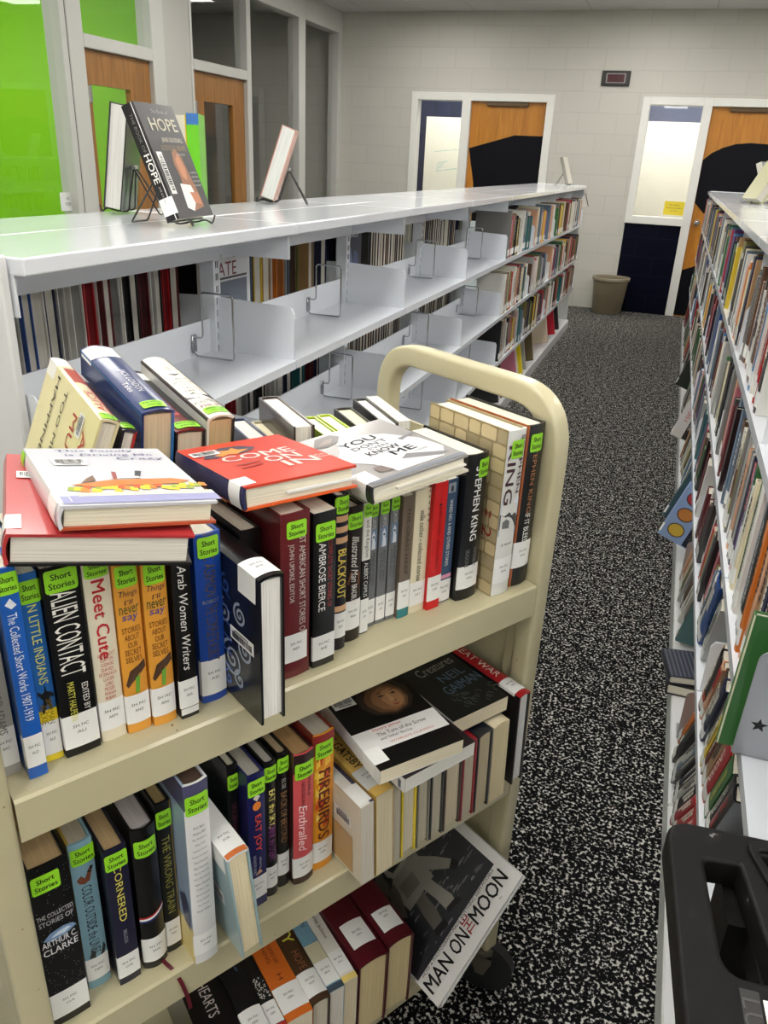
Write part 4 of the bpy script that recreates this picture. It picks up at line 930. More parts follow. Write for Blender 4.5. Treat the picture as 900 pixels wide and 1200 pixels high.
    b.call('EAT', .016, .038, .001); b.sticker(.225, .024, .0178)
    b.write([R90('EAT the SKY,', b.t, .155, .062, .0105, (216, 204, 110)), R90('DRINK the OCEAN', b.t, .096, .062, .0105, (110, 50, 110))])
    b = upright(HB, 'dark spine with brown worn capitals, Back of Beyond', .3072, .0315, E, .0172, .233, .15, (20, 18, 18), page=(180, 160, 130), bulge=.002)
    b.call('BEL', .022, .040, .001); b.sticker(.226, .024, .0172)
    b.write([R90('ELSE', b.t, .183, .016, .006, (160, 156, 150)), R90('BACK OF BEYOND', b.t, .125, .088, .0095, (130, 92, 58))])
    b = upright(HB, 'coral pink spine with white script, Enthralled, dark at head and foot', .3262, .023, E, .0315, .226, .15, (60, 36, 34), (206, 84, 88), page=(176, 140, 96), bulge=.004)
    t = b.t
    b.strip('dark_head', 0, t, .196, .226, (44, 26, 28), .0005); b.strip('dark_foot', 0, t, 0, .012, (60, 34, 28), .0005)
    b.call('ENT', .012, .036, .002); b.sticker(.212, .026, .0285)
    b.write([R90('Enthralled', t, .100, .078, .012, (244, 220, 220), .3, a=.0125), R90('MARR &', t, .168, .03, .0055, (90, 30, 36), a=.0225), R90('ARMSTRONG', t, .160, .044, .0055, (90, 30, 36), a=.0130)])
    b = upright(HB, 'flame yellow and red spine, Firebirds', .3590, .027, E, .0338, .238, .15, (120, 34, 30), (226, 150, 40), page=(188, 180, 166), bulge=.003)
    t = b.t
    b.strip('red_head', 0, t, .206, .238, (140, 32, 34), .0005)
    rnd = random.Random(9); fl = []
    for k in range(26):
        x = rnd.uniform(.002, t - .012); z = rnd.uniform(.055, .2); w = rnd.uniform(.004, .010)
        fl.append(([(x, z), (x + w, z + .004), (x + w * .8, z + .02), (x + w * .4, z + .010), (x + w * .1, z + .016)], rnd.choice([(206, 84, 30), (240, 196, 70), (232, 170, 40), (190, 60, 30), (244, 214, 110)])))
    b.polys('flame_print', fl, .0007)
    b.call('FIR', .014, .038, .001); b.sticker(.226, .027, .028); b.write([R90('*FIREBIRDS', t, .118, .122, .0185, (104, 40, 26))], lift=.0016)
    # spine-up books at the right, ends out
    B = []
    zt = Z2 + .158
    def eo(name, label, u, w, zt, h, d, col, v=-.032, lean=-3, **k):
        ub = u - (zt - Z2) * math.tan(math.radians(-lean))
        return endon(name, label, ub, v, zt, w, h, d, *col, lean=lean, **k)
    b = eo(PB, 'white paperback with barcode on its back, first of the spine-up books by Firebirds', .4005, .0215, Z2 + .148, .20, .145, ((204, 200, 196), (226, 224, 218), (220, 210, 190)), v=-.036, hard=False, page=(226, 218, 204))
    b.strip('dark_stripe', b.t - .006, b.t, 0, .2, (60, 54, 76), .0005); b.barcode(-.045, .04, .035, .02, 90); b.strip('tan_panel', -.14, -.07, .02, .19, (190, 154, 104), .0005); b.strip('call_number_label', .0, b.t, .004, .04, (234, 234, 232), .0009)
    b = eo(PB, 'thick yellow paperback, Great Gatsby spine up, cream pages facing out', .4265, .0300, Z2 + .152, .205, .15, ((206, 168, 84), (214, 176, 92)), v=-.035, hard=False, page=(232, 220, 186))
    b.call('FIT', .016, .038, .002, (206, 208, 206)); b.write([R90('*THE GREAT GATSBY', b.t, .13, .15, .013, (40, 34, 26))])
    specs = [('slim grey book end under the lying paperbacks, right of Gatsby', .4585, .0155, .150, (150, 146, 140), (204, 196, 178)), ('slim book with yellow boards, ends out on the middle shelf', .4765, .0265, .146, (232, 206, 30), (226, 218, 196)),
             ('grey-paged book beside the yellow boards on the middle shelf', .5055, .0235, .148, (120, 116, 104), (206, 198, 176)), ('pale-paged book with dark green-black board', .5315, .0245, .150, (34, 40, 36), (204, 196, 176)),
             ('tan-paged book with brown board on the middle shelf', .5585, .0330, .150, (70, 52, 46), (220, 206, 178)), ('book with crimson board, ends out on the middle shelf', .5940, .0270, .150, (150, 26, 42), (206, 196, 176)),
             ('book with blue-black rounded spine, ends out near the right end', .6235, .0300, .151, (26, 30, 38), (206, 192, 160)), ('thick cream-paged paperback end next to the red-spined book', .6560, .0330, .152, (222, 210, 180), (230, 214, 174))]
    for lab, u, w, d, c, pg in specs:
        hard = 'paperback' not in lab
        eo(HB if hard else PB, lab, u, w, Z2 + d, .20, d, (c,), hard=hard, page=pg, bulge=.003, v=-.030)
    b = eo(HB, 'white-paged hardcover with red spine up at the right end, Great War', .7145, .0245, Z2 + .180, .26, .178, ((24, 22, 24), (170, 26, 34), (24, 22, 24)), v=-.024, lean=-3, page=(232, 232, 230), bulge=.003)
    b.call('WAR', .010, .034, .004); b.write([('THE GREAT WAR', b.t / 2, .135, .16, .0125, -90, (230, 216, 206))])
    # lying paperbacks
    def lie(name, label, FL, FR, z, t, h, **k):
        y = Vector((FR[0] - FL[0], FR[1] - FL[1], 0)); hd = Vector((-y.y, y.x, 0))
        return Book(name, label, place((FL[0], FL[1], z - t), tuple(y), tuple(hd)), t, h, y.length, k.pop('front'), hard=False, **k)
    b = lie(PB, 'white paperback with dark cover lying under The Turn of the Screw', (.445, -.060), (.573, -.061), Z2 + .187, .0235, .195, front=(44, 36, 38), spine=(226, 226, 224), back=(226, 226, 226), page=(240, 238, 230))
    b.strip('spine_mark', .004, b.t - .006, .006, .012, (90, 100, 120), .0006)
    b = lie(PB, 'black and white paperback lying on top of the middle shelf, The Turn of the Screw', (.410, -.050), (.541, -.068), Z2 + .2115, .0225, .195, front=(14, 13, 14), spine=(230, 228, 226), back=(230, 230, 230), page=(236, 226, 198))
    t = b.t; d = b.d
    b.strip('white_panel', t, t + d, .034, .076, (230, 228, 226), .0005); 
    F_ = lambda pts, c: ([(t + x, z) for x, z in pts], c)
    b.polys('portrait', [F_([(.040, .118), (.052, .096), (.080, .086), (.108, .094), (.122, .112), (.124, .138), (.112, .160), (.085, .172), (.056, .160), (.042, .140)], (40, 28, 22)),
        F_([(.050, .120), (.060, .100), (.082, .091), (.104, .098), (.114, .114), (.114, .136), (.104, .152), (.086, .158), (.064, .150), (.052, .136)], (96, 66, 44)),
        F_([(.060, .120), (.068, .103), (.084, .095), (.102, .102), (.110, .116), (.110, .134), (.100, .147), (.086, .151), (.070, .143), (.062, .132)], (134, 95, 64)),
        F_([(.076, .120), (.082, .104), (.094, .101), (.104, .108), (.108, .120), (.107, .134), (.098, .143), (.086, .142), (.078, .134)], (166, 122, 84)),
        F_([(.087, .133), (.091, .133), (.094, .118), (.091, .114), (.086, .116)], (186, 142, 102)), F_([(.090, .114), (.096, .117), (.094, .113)], (96, 60, 42)),
        F_([(.073, .131), (.079, .134), (.085, .131), (.079, .129)], (44, 30, 26)), F_([(.094, .131), (.099, .134), (.104, .131), (.099, .129)], (44, 30, 26)),
        F_([(.071, .137), (.079, .140), (.085, .138), (.079, .138)], (74, 50, 36)), F_([(.094, .138), (.100, .140), (.106, .137), (.100, .138)], (74, 50, 36)),
        F_([(.084, .107), (.090, .109), (.098, .107), (.091, .104)], (140, 66, 54)), F_([(.054, .146), (.068, .156), (.09, .160), (.106, .152), (.112, .140), (.118, .146), (.108, .162), (.085, .172), (.058, .160)], (30, 22, 18))], .0008)
    b.barcode(t + .022, .142, .034, .022, 0); b.call(None, .012, .03, .022, text=False)
    b.write([('Henry James', t + .052, .070, .044, .0065, 0, (190, 60, 60)), ('The Turn of the Screw', t + .070, .060, .078, .007, 0, (36, 34, 34)), ('and Other Stories', t + .056, .051, .05, .005, 0, (60, 56, 56)), ("WORLD'S CLASSICS", t + .075, .041, .07, .004, 0, (190, 90, 80))], lift=.0012)
    b = lie(PB, 'dark paperback with silver ornamental lettering lying flat, Unnatural Creatures', (.576, -.012), (.688, -.016), Z2 + .187, .0275, .20, front=(26, 27, 26), spine=(190, 190, 188), back=(30, 30, 30), page=(238, 226, 196))
    t = b.t; it = []
    rnd = random.Random(21)
    for k in range(24):
        a = t + rnd.uniform(.006, .112); z = rnd.choice([rnd.uniform(.01, .04), rnd.uniform(.16, .19)]) ; r = rnd.uniform(.004, .009)
        P = [(a + r * math.cos(q * .7), z + r * math.sin(q * .7)) for q in range(7)]
        for p, q in zip(P, P[1:]): it.append(([(p[0] - .0005, p[1] - .0005), (q[0] - .0005, q[1] - .0005), (q[0] + .0005, q[1] + .0005), (p[0] + .0005, p[1] + .0005)], (96, 98, 96)))
    b.polys('ornament_print', it, .0007)
    b.write([('Unnatural', t + .055, .150, .075, .022, 6, (150, 150, 140)), ('Creatures', t + .062, .118, .075, .020, 6, (150, 150, 140)), ('NEIL', t + .072, .088, .05, .018, 6, (92, 112, 130)), ('GAIMAN', t + .072, .062, .075, .02, 6, (92, 112, 130))], lift=.0012)
middle()
# ---------------------------------------------------------------- bottom shelf
def bottom():
    ZT = Z3 + .15
    def eo(name, label, u, w, d, h, col, yaw=6.5, v=-.022, lean=0, **k):
        return endon(name, label, u, v, Z3 + d + .0008, w, h, d, *col, lean=lean, yaw=yaw, **k)
    b = eo(HB, 'thick black hardcover spine up on the bottom shelf with white lettering down its spine', .1700, .060, .152, .235, ((16, 14, 15), (18, 16, 17)), page=(230, 222, 204), bulge=.004)
    b.write([R90('DANGEROUS HEARTS', b.t, .150, .16, .016, (206, 196, 196))])
    b = eo(HB, 'black hardcover with large white label at its near end on the bottom shelf', .2290, .033, .156, .235, ((20, 19, 22), (22, 21, 24)), page=(226, 218, 200), bulge=.003)
    b.call('HEM', .004, .045, .003); b.strip('blue_foot', b.t * .55, b.t, 0, .006, (40, 130, 190), .0009)
    b.polys('cover_art', [([(.022, .11), (.026, .11), (.025, .118), (.021, .118)], (60, 80, 120))], .0008)
    b = eo(HB, 'slim black book with speckled white print and red foot on the bottom shelf', .2635, .0215, .150, .22, ((22, 21, 22), (26, 25, 26)), page=(228, 218, 190), bulge=.001)
    rnd = random.Random(8)
    b.polys('speckle_print', [([(x, z), (x + .0016, z + .0004), (x + .0012, z + .002), (x - .0003, z + .0014)], (216, 214, 210)) for x, z in ((rnd.uniform(.004, b.t - .003), rnd.uniform(.05, .085)) for _ in range(60))], .0008)
    b.call('HEM', .009, .036, .001); b.strip('red_foot', 0, b.t, 0, .008, (190, 44, 40), .0006)
    b = eo(PB, 'orange paperback spine up on the bottom shelf', .2865, .0410, .150, .23, ((206, 104, 36), (210, 108, 40)), hard=False, page=(232, 222, 198))
    b.call('HEN', .012, .042, 0); b.write([R90('SELECTED STORIES OF', b.t, .13, .08, .0062, (120, 50, 20), a=.026), R90('EVERYTHING', b.t, .13, .07, .0062, (120, 50, 20), a=.016), R90('H', b.t, .068, .01, .007, (90, 40, 16))])
    b = eo(HB, 'brown spine-up book with yellow capitals ending in ALITY', .3285, .0305, .150, .23, ((40, 32, 28), (70, 50, 34)), page=(214, 206, 188), bulge=.003)
    b.call('HOP', .010, .042, .002); b.write([R90('*FATALITY', b.t, .160, .11, .017, (214, 208, 70)), R90('HOPE', b.t, .072, .034, .012, (150, 90, 60))])
    b = eo(PB, 'sky blue paperback spine up next to the brown one, bottom shelf', .3600, .0250, .150, .215, ((120, 158, 180), (118, 160, 184)), hard=False, page=(222, 216, 206))
    b.strip('dark_foot', -.001, b.t + .001, 0, .010, (60, 72, 88), .0005); b.strip('sand_band', 0, b.t, .05, .085, (206, 200, 170), .0005); b.call('IRV', .012, .040, 0); b.write([R90('WASHINGTON', b.t, .155, .075, .0085, (50, 76, 100), a=.0165), R90('IRVING', b.t, .150, .05, .0085, (50, 76, 100), a=.007)])
    b = eo(PB, 'white paperback spine up with small black lettering and cream foot, bottom shelf', .3860, .0235, .150, .215, ((226, 222, 212), (228, 224, 216)), hard=False, page=(226, 212, 180))
    b.strip('cream_foot', -.001, b.t + .001, 0, .010, (232, 206, 120), .0005); b.call('JAC', .014, .040, 0); b.write([R90('Shirley Jackson', b.t, .105, .052, .0075, (60, 50, 54)), R90('THE LOTTERY', b.t, .18, .06, .0095, (60, 50, 54))])
    for q, (u, w, lab) in enumerate(((.4145, .0535, 'maroon library-bound book with ragged white label, left of two'), (.4705, .0490, 'maroon library-bound book with ribbon end, beside the moon picture book'))):
        b = eo(HB, lab, u, w, .158 if q == 0 else .160, .235, ((76, 14, 26), (80, 16, 28)), yaw=5, page=(222, 204, 158), bulge=.005)
        t = b.t
        l = b.strip('call_number_label', t * .15, t * .9, .028 if q == 0 else .022, .075 if q == 0 else .062, (236, 236, 234), b.lift * 1.8)
        b.write([('SH FIC', t * .52, .054, .016, .004, 0, (60, 60, 64)), ('JAM', t * .52, .046, .009, .004, 0, (60, 60, 64))], 'lettering', l, b.lift * 3)
        if q: b.polys('ribbon_end', [([(.030, .0), (.034, .0), (.034, .004), (.03, .004)], (90, 10, 24))], .0008)
    # large picture book leaning on the end panel
    o_r = Vector((.716, -.072, .392)); o_b = Vector((.5425, -.072, .2125))
    y = o_r - o_b; d = y.length; hd = Vector((0, 1, 0)); X = y.normalized().cross(hd); t = .0145
    o = o_b - X * t + Vector((.0, 0, .012))
    b = Book(HB, 'large white picture book with a moon landing photo leaning out of the bottom shelf', place(tuple(o), tuple(y), (0, 1, 0)), t, .265, d, (226, 224, 222), (200, 200, 200), (226, 226, 226), page=(232, 230, 226), bulge=.0006)
    dd = d
    b.polys('moon_photo', [([(t + .004, .052), (t + dd * .93, .052), (t + dd * .93, .262), (t + .004, .262)], (50, 51, 56))], .0006)
    rnd = random.Random(2); it = []
    for k in range(90):
        a = t + rnd.uniform(.01, dd * .9); z = rnd.uniform(.056, .19); w = rnd.uniform(.004, .022); g = rnd.uniform(56, 126)
        if z > .052 and a + w < t + dd * .93: it.append(([(a, z), (a + w, z + rnd.uniform(-.001, .003)), (a + w * .9, z + .003), (a + w * .2, z + .004)], (g, g, g + 4)))
    b.polys('dust_print', it, .0008)
    S = (150, 146, 138); D = (104, 100, 94); K = (30, 30, 32)
    def sc(pts, c): return ([(t + .02 + x * .18, .062 + z * .17) for x, z in pts], c)
    astro = [sc([(.34, .08), (.46, .06), (.5, .2), (.52, .42), (.40, .44), (.36, .26)], D), sc([(.56, .10), (.68, .06), (.70, .14), (.66, .42), (.54, .44), (.56, .26)], S), sc([(.32, .02), (.48, .0), (.49, .07), (.34, .09)], K), sc([(.56, .06), (.74, .02), (.72, .09), (.57, .11)], K),
             sc([(.30, .42), (.70, .42), (.74, .74), (.62, .80), (.40, .80), (.28, .72)], S), sc([(.14, .52), (.24, .40), (.34, .62), (.36, .76), (.26, .74)], D), sc([(.70, .74), (.84, .54), (.94, .36), (.86, .32), (.74, .46), (.66, .58)], S), sc([(.86, .32), (.95, .36), (.97, .27), (.90, .25)], K),
             sc([(.40, .78), (.62, .78), (.68, .88), (.66, .98), (.56, 1.04), (.44, 1.03), (.37, .96), (.36, .86)], (170, 166, 158)), sc([(.43, .83), (.60, .83), (.63, .92), (.56, .98), (.45, .97), (.41, .90)], (40, 38, 36)), sc([(.36, .52), (.56, .50), (.58, .66), (.38, .68)], (122, 118, 112)), sc([(.22, .70), (.32, .78), (.34, 1.0), (.24, .96)], D)]
    b.polys('figure_print', astro, .0011)
    b.write([('*MAN', t + dd * .155, .030, dd * .25, .026, 0, (16, 16, 18)), ('*ON', t + dd * .395, .030, dd * .15, .026, 0, (16, 16, 18)), ('*THE', t + dd * .520, .032, .028, .017, 90, (176, 30, 40)), ('*MOON', t + dd * .745, .030, dd * .37, .026, 0, (16, 16, 18)), ('HOW A PHOTOGRAPH MADE ANYTHING SEEM POSSIBLE', t + dd * .48, .0485, dd * .84, .0055, 0, (60, 60, 62)), ('by', t + dd * .80, .010, .006, .004, 0, (60, 60, 60))], lift=.0012)
bottom()
# ================================================================== books standing in the shelving
COLN = {'black': (24, 23, 25), 'charcoal': (58, 56, 58), 'grey': (126, 124, 122), 'pale grey': (176, 176, 174), 'white': (224, 222, 216), 'cream': (222, 212, 182), 'brown': (92, 66, 50), 'tan': (170, 134, 96),
        'maroon': (96, 30, 36), 'red': (176, 34, 40), 'pink': (186, 108, 120), 'orange': (206, 116, 44), 'yellow': (222, 192, 52), 'olive': (118, 114, 62), 'green': (62, 112, 66), 'teal': (44, 104, 108),
        'sky blue': (72, 132, 186), 'blue': (38, 76, 142), 'navy': (36, 42, 70), 'purple': (88, 56, 108), 'peach': (214, 164, 132), 'steel blue': (98, 116, 138)}
ORD = ['first', 'second', 'third', 'fourth', 'fifth', 'sixth', 'seventh', 'eighth', 'ninth', 'tenth', 'eleventh', 'twelfth'] + ['%dth' % k for k in range(13, 160)]
for k in (21, 31, 41, 51): ORD[k - 1] = '%dst' % k
for k in (22, 32, 42, 52): ORD[k - 1] = '%dnd' % k
for k in (23, 33, 43, 53): ORD[k - 1] = '%drd' % k
def shelf_matrix(side, xs, y, z, t, tilt=0.0, lean=0.0):
    """spine plane at xs, the book occupies y..y+t. side 'R' spines face -x, 'L' spines face +x, 'B' spines face -x on the hidden face"""
    c, s = math.cos(math.radians(tilt)), math.sin(math.radians(tilt)); ln = math.tan(math.radians(lean))
    if side in ('R', 'B'):
        Y = Vector((c, 0, -s)); Z = Vector((s, 0, c)); o = (xs, y + t, z)
    else:
        Y = Vector((-c, 0, -s)); Z = Vector((-s, 0, c)); o = (xs, y, z)
    if (side in ('R', 'B') and lean < 0) or (side == 'L' and lean > 0): o = (o[0], o[1], o[2] + t * math.sin(math.radians(abs(lean))))
    Z = Z + Vector((0, ln, 0)); Z.normalize(); X = Y.cross(Z)
    return frame(o, X, Y, Z)
def shelf_book(side, xs, y, z, t, h, d, cname, label, group, tilt=0, lean=0, second=None, title=None, tcol=None, deco=0, hard=None, call=True, page=(226, 220, 204), front=None, name=None, tsize=.6, sub=None):
    col = COLN[cname] if isinstance(cname, str) else cname
    rnd = random.Random(int((y * 7919 + z * 104729) * 1000) & 0xffff)
    hard = rnd.random() < .55 if hard is None else hard
    b = Book(name or (HB if hard else PB), label, shelf_matrix(side, xs, y, z + .0005, t, tilt, lean), t, h, d, front or col, col, front or col, hard=hard, group=group, page=page)
    lum = sum(col) / 3
    ink = tcol or ((232, 228, 218) if lum < 120 else (44, 42, 44))
    it = []
    if second is not None:
        z0, z1, c2 = second; b.strip('spine_band', 0, t, z0 * h, z1 * h, c2, .0005)
    if call and t > .009: b.call(None, .014, .034, .0015, text=False)
    if title: b.write([R90(title, t, h * .56, h * tsize, min(t * .42, .014), ink)])
    elif deco and t > .012:
        # two worn title lines too small to read
        for k in range(2 if t > .02 else 1):
            a = t * (.5 if t <= .02 else (.36, .66)[k]); zz = h * .86
            while zz > h * (.42 + .1 * k):
                l = rnd.uniform(.006, .014); it.append(([(a - t * .11, zz - l), (a + t * .11, zz - l), (a + t * .11, zz), (a - t * .11, zz)], ink)); zz -= l + rnd.uniform(.0025, .005)
        b.polys('title_lines', it, .0008)
    if sub: sub(b)
    return b
STUFF = []      # far books, gathered into one object
STUFF_COLS = list(COLN.values())
def stuff_book(side, xs, y, z, t, h, d, ci, tilt=0, lean=0):
    STUFF.append((shelf_matrix(side, xs, y, z + .0005, t, tilt, lean), t, h, d, ci))
def flush_stuff():
    mats = [mat(c, .35, .3) for c in STUFF_COLS] + [mat((220, 214, 198), .85), mat((232, 232, 230), .5)]
    np_, nl = len(STUFF_COLS), len(STUFF_COLS) + 1
    V = []; F = []; I = []
    for M, t, h, d, ci in STUFF:
        w = .0022
        prof_o = [(0, d), (0, .001), (t * .5, -.0015), (t, .001), (t, d)]
        prof_i = [(w, d), (w, w), (t * .5, w), (t - w, w), (t - w, d)]
        i0 = len(V)
        for x, y in prof_o + prof_i: V += [M @ Vector((x, y, 0)), M @ Vector((x, y, h))]
        for k in range(4):
            a, b = i0 + 2 * k, i0 + 2 * k + 2; A, B = a + 10, b + 10
            F += [(a, b, b + 1, a + 1), (B, A, A + 1, B + 1), (a + 1, b + 1, B + 1, A + 1), (b, a, A, B)]; I += [ci] * 4
        for a in (i0, i0 + 8): F.append((a, a + 1, a + 11, a + 10)); I.append(ci)
        i1 = len(V)
        for x in (w, t - w):
            for y in (.003, d - .004):
                for z in (.003, h - .004): V.append(M @ Vector((x, y, z)))
        for f in ((0, 1, 3, 2), (4, 6, 7, 5), (2, 3, 7, 6), (1, 5, 7, 3), (0, 2, 6, 4)): F.append(tuple(i1 + k for k in f)); I.append(np_)
        i2 = len(V)
        for x, z in ((.0, .014), (t, .014), (t, .048), (0, .048)): V.append(M @ Vector((x, -.0022, z)))
        F.append((i2, i2 + 1, i2 + 2, i2 + 3)); I.append(nl)
    o = raw('distant_books', V, F, mats, None, I)
    tag(o, 'mass of closely packed books on the far bays of both white shelf runs', 'books', kind='stuff')
# ---------------------------------------------------------------- right-hand run
XS = XRT + .006
def right_rows():
    tiers = ('top tier', 'second tier', 'third tier', 'bottom tier')
    rnd = random.Random(31)
    NEAR = {0: (1.84, 2.5), 1: (1.105, 2.05), 2: (1.16, 2.0), 3: (1.28, 1.75)}
    Zs = (RLEV[0], RLEV[1], RLEV[2], .085)
    tilt = (0, 0, 0, 6); LEAN = (0, 0, -30, -34)
    pal = ['black'] * 4 + ['charcoal'] * 3 + ['white'] * 4 + ['cream'] * 2 + ['grey'] * 3 + ['pale grey'] * 2 + ['brown'] * 3 + ['tan', 'maroon', 'maroon', 'red', 'red', 'pink', 'orange', 'yellow', 'olive', 'green', 'teal', 'sky blue', 'blue', 'navy', 'navy', 'purple', 'peach', 'steel blue', 'steel blue']
    # hand-set runs, near to far: (t, h, d, colour, title, options)
    special = {
        1: [(.034, .25, .19, 'brown', None, {}), (.030, .23, .17, 'navy', None, dict(second=(.28, .5, (214, 210, 206)))), (.028, .24, .18, 'blue', None, {}), (.020, .22, .16, 'brown', None, {}), (.026, .235, .17, 'navy', None, {}),
            (.030, .24, .17, 'white', 'LABORATORY OF', {}), (.030, .25, .18, 'tan', None, {}), (.024, .255, .18, 'peach', None, {}), (.022, .25, .18, 'orange', None, {}), (.038, .262, .18, 'black', 'POLITICS & HISTORY', {}),
            (.018, .255, .18, 'steel blue', None, {}), (.020, .262, .19, 'red', None, {}), (.010, .25, .19, 'purple', None, {}), (.036, .27, .2, 'white', 'AMERICAN GOVERNMENT', {}), (.016, .27, .2, 'pale grey', None, {}), (.012, .262, .2, 'green', None, {}), (.03, .255, .19, 'white', None, dict(second=(.7, .8, (120, 110, 160)))), (.030, .235, .17, 'cream', None, {})],
        2: [(.030, .24, .17, 'black', 'CIVIL WAR', dict(tcol=(196, 60, 60))), (.024, .235, .17, 'charcoal', 'CONSTITUTION', {}), (.034, .24, .17, 'green', 'ADAMS AND JEFFERSON', dict(tcol=(206, 196, 80))), (.038, .245, .18, 'red', 'LINCOLN', {}), (.030, .235, .17, 'tan', None, {}), (.018, .23, .16, 'maroon', None, {}), (.020, .22, .16, 'yellow', None, {}), (.026, .24, .17, 'charcoal', 'THE PRESIDENTS', {}),
            (.02, .23, .16, 'grey', None, {}), (.030, .24, .17, 'navy', None, {}), (.032, .235, .17, 'brown', 'SETTLERS', {}), (.022, .24, .17, 'peach', None, dict(second=(.62, .95, (190, 40, 40)))), (.034, .235, .17, 'black', 'AMERICANS', dict(second=(.08, .32, (178, 66, 34)))), (.026, .225, .16, 'tan', None, {}), (.03, .24, .17, 'pale grey', None, {}), (.028, .24, .18, 'black', None, {}), (.056, .265, .2, 'blue', None, {}),
            (.022, .24, .18, 'white', None, {}), (.028, .23, .16, 'steel blue', None, {}), (.018, .22, .15, 'pink', None, {}), (.022, .22, .15, 'olive', None, {}), (.016, .225, .16, 'maroon', None, {}), (.014, .22, .15, 'black', None, {}), (.020, .22, .15, 'yellow', None, {})],
        3: [(.022, .23, .16, 'navy', None, {}), (.022, .225, .16, 'black', None, dict(second=(.1, .3, (226, 222, 214)))), (.028, .23, .16, 'tan', None, {}), (.036, .24, .17, 'black', 'ALMANAC', dict(tcol=(200, 180, 100))), (.024, .22, .16, 'brown', None, {}), (.026, .215, .15, 'maroon', None, {}), (.024, .22, .15, 'red', None, dict(second=(.3, .4, (150, 70, 170)))), (.026, .225, .16, 'red', None, {}), (.024, .22, .15, 'red', None, {}), (.032, .22, .16, 'black', None, {})],
    }
    for r in range(4):
        y0, y1 = NEAR[r]; y = y0; k = 0; sp = list(special.get(r, []))
        while y < y1:
            if sp: t, h, d, cn, title, kw = sp.pop(0); kw = dict(kw)
            else:
                t = rnd.choice((.012, .016, .02, .024, .028, .034)); h = rnd.uniform(.205, .262); d = rnd.uniform(.15, .19); cn = rnd.choice(pal); title = None; kw = {}
                if rnd.random() < .3: kw['second'] = (rnd.uniform(.1, .5), rnd.uniform(.55, .95), COLN[rnd.choice(pal)])
            # keep clear of the bracket plates at the bay joints
            jb = RIGHT_Y0 + round((y + t / 2 - RIGHT_Y0) / BAY) * BAY
            if r == 2: h *= .98
            lw = h * math.sin(math.radians(-LEAN[r]))
            if y - lw < jb + .006 and y + t > jb - .006 and r < 3: y = jb + .008 + lw
            h = min(h, .272)
            lab = '%s spine, %s book from the near end, %s of the right shelving' % (('slim ' if t < .018 else 'thick ' if t > .03 else '') + cn, ORD[k], tiers[r])
            tl = tilt[r]
            dx = rnd.uniform(0, .014) - (.006 if r > 1 else 0)
            zb = Zs[r] + (.19 if r == 3 else d) * math.sin(math.radians(tl))
            shelf_book('R', XS + dx, y, zb, t, h, d, cn, lab, 'books on the near bays of the right shelving', tilt=tl, title=title, deco=1, lean=LEAN[r], **kw)
            y += t / math.cos(math.radians(LEAN[r])) + rnd.choice((.0008, .0012, .002)) + (r < 2 and rnd.random() < .05) * .03; k += 1
        # the rest of the tier, far away
        while y < RIGHT_Y0 + RIGHT_N * BAY - .06:
            t = rnd.choice((.016, .02, .026, .03, .036)); h = rnd.uniform(.195, .265); d = rnd.uniform(.14, .19)
            jb = RIGHT_Y0 + round((y + t / 2 - RIGHT_Y0) / BAY) * BAY
            lw = h * math.sin(math.radians(-LEAN[r]))
            if y - lw < jb + .006 and y + t > jb - .006 and r < 3: y = jb + .008 + lw
            ci = STUFF_COLS.index(COLN[rnd.choice(pal)]); tl = tilt[r]
            skip = r == 3 and any(a < y < b_ for a, b_ in ((1.86, 2.36), (2.85, 3.5), (4.3, 4.9), (5.5, 5.9)))
            if not skip: stuff_book('R', XS + rnd.uniform(-.004, .016), y, Zs[r] + (.19 if r == 3 else d) * math.sin(math.radians(tl)), t, min(h, .27), d, ci, tl, LEAN[r] * (.8 if r > 1 else 1))
            y += t / math.cos(math.radians(LEAN[r])) + rnd.choice((.001, .002)) + (r < 2 and rnd.random() < .06) * rnd.uniform(.02, .07)
right_rows()
